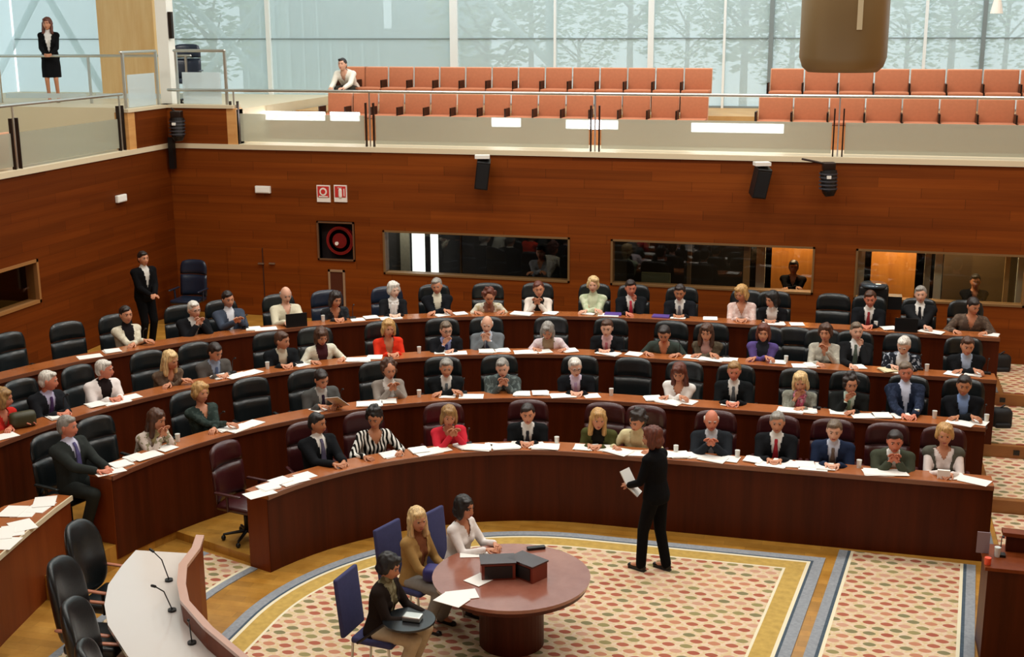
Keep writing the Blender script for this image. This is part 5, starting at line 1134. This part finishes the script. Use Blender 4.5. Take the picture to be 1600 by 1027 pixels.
# ---------------------------------------------------------------- gallery seats
M_SEAT = mat('orange_fabric', '#bd7450', .85, var=.12, vscale=20)
M_SEATE = mat('seat_shell', '#e0a684', .6)
def make_gseat():
    r = empty('gallery_seat'); MB().rbox((-.24, -.25, .40), (.24, .20, .47), .02).obj('seat', M_SEAT, r, True)
    T = Matrix.Rotation(math.radians(-6), 4, 'X'); MB().rbox((-.245, .20, .40), (.245, .235, .90), .012, 0, T).obj('back_shell', M_SEATE, r, True); MB().rbox((-.235, .165, .42), (.235, .205, .885), .018, 0, T).obj('back_cushion', M_SEAT, r, True)
    MB().box((-.275, -.15, .05), (-.25, .18, .62)).obj('side_frame', M_DARKMET, r); return r
g0 = make_gseat(); kids0 = [k for k in col.objects if k.parent == g0]; first = True
ordn = ['first', 'second', 'third', 'fourth', 'fifth', 'sixth', 'seventh', 'eighth', 'ninth', 'tenth', 'eleventh', 'twelfth', 'thirteenth', 'fourteenth', 'fifteenth']
def gseat(u, v, z, lb, grp, rz=0, sx=1):
    global first
    if first: r = g0; first = False
    else:
        r = g0.copy(); col.objects.link(r)
        for k in kids0: d = k.copy(); col.objects.link(d); d.parent = r
    r.location = (u, v, z); r.rotation_euler = (0, 0, rz); r.scale = (sx, 1, 1); tag(r, lb, 'seat', grp)
for i in range(13): gseat(-9.90+.555*(i+.5), 24.85, 4.42, 'orange gallery seat, %s from the leaning visitor in the rear row of the long block' % ordn[i], 'gallery seats, long block', 0, 1.09)
gseat(gv_u, 24.85, 4.42, 'orange gallery seat under the leaning visitor in white shirt', 'gallery seats, long block', 0, 1.05)
for i in range(14): gseat(-10.25+.545*(i+.5), 23.75, EDGE, 'orange gallery seat, %s from the corner in the lower row of the long block' % ordn[i], 'gallery seats, long block', 0, 1.07)
for i in range(8): gseat(-1.60+.64*(i+.5), 24.85, 4.42, 'orange gallery seat, %s from the aisle in the rear row of the short block' % ordn[i], 'gallery seats, short block', 0, 1.26)
for i in range(8): gseat(-1.72+.635*(i+.5), 23.75, EDGE, 'orange gallery seat, %s from the aisle in the lower row of the short block' % ordn[i], 'gallery seats, short block', 0, 1.26)
for i in range(4): q = at((2, 22, 50, 82)[i], (168, 172, 176, 180)[i], u=(-13.55, -13.55, -14.1, -14.1)[i]); gseat(-13.7, 16.2+.56*i, EDGE-.35, 'orange seat low in the side gallery behind the glass, %s counted towards the hall corner' % ordn[i], 'side gallery seats', PI/2+PI)
# ---------------------------------------------------------------- hanging cylinder
VCY = 13.0; a, b = at(1250, 60, v=VCY), at(1388, 60, v=VCY); r_ = (b.x-a.x)/2; zc = at(1320, 112, v=VCY).z
cy = empty('hanging_luminaire', ((a.x+b.x)/2, VCY, zc), 0, 'large beige-brown cylinder luminaire hanging from above', 'luminaire')
mb = MB(); mb.loft([(0.0, r_*.80, r_*.80, 0, 0), (.05, r_*.93, r_*.93, 0, 0), (.14, r_, r_, 0, 0), (2.2, r_*1.0, r_*1.0, 0, 0)], 48); o = mb.obj('shade', mat('bronze_shade', '#8a7048', .45, .2, var=.06, vscale=2), cy, True)
MB().box((r_*.28, -r_*1.01, .40), (r_*.40, -r_*.9, .68)).obj('slot_lamp', mat('slot', '#e0cfa8', .4), cy); MB().cyl((0, 0, 2.2), (0, 0, 11.5-zc), .03).obj('suspension_rod', M_STEEL, cy)
p = at(1558, 10, v=20); lp = empty('pendant_lamp', p, 0, 'small white pendant lamp high against the window glass', 'lamp'); MB().cyl((0, 0, -.1), (0, 0, .1), .09, .05, 16).obj('lamp_shade', M_WHITE, lp); MB().cyl((0, 0, .1), (0, 0, 11.5-p.z), .01).obj('cord', M_STEEL, lp)
run_jobs()
for k, o in CH0.items(): pass
# ---------------------------------------------------------------- light
wd_ = bpy.data.worlds.new('sky'); sc.world = wd_; wd_.use_nodes = True; bg = wd_.node_tree.nodes['Background']; bg.inputs[0].default_value = (.86, .95, 1, 1); bg.inputs[1].default_value = 1.5
def area(u, v, z, sx, sy, e, c=(1, .96, .9), rot=(0, 0, 0), name='skylight'):
    l = bpy.data.lights.new(name, 'AREA'); l.shape = 'RECTANGLE'; l.size = sx; l.size_y = sy; l.energy = e; l.color = c; o = bpy.data.objects.new(name, l); col.objects.link(o); o.location = (u, v, z); o.rotation_euler = rot
for u in (-10, -5.5, -1, 3.5):
    for v in (7, 12.5, 18): area(u, v, 11.2, 2.6, 1.6, {7: 75, 12.5: 165, 18: 265}[v])
area(-4, 24.5, 11.2, 16, 2.5, 620, (.95, 1, 1))
sc.view_settings.view_transform = 'Standard'; sc.view_settings.look = 'None'; sc.view_settings.gamma = 1; sc.view_settings.exposure = 0; sc.view_settings.use_curve_mapping = False
sc.cycles.max_bounces = 6; sc.cycles.diffuse_bounces = 3; sc.cycles.glossy_bounces = 3; sc.cycles.transparent_max_bounces = 10; sc.cycles.sample_clamp_indirect = 4; sc.cycles.use_denoising = True; sc.cycles.caustics_reflective = False; sc.cycles.caustics_refractive = False
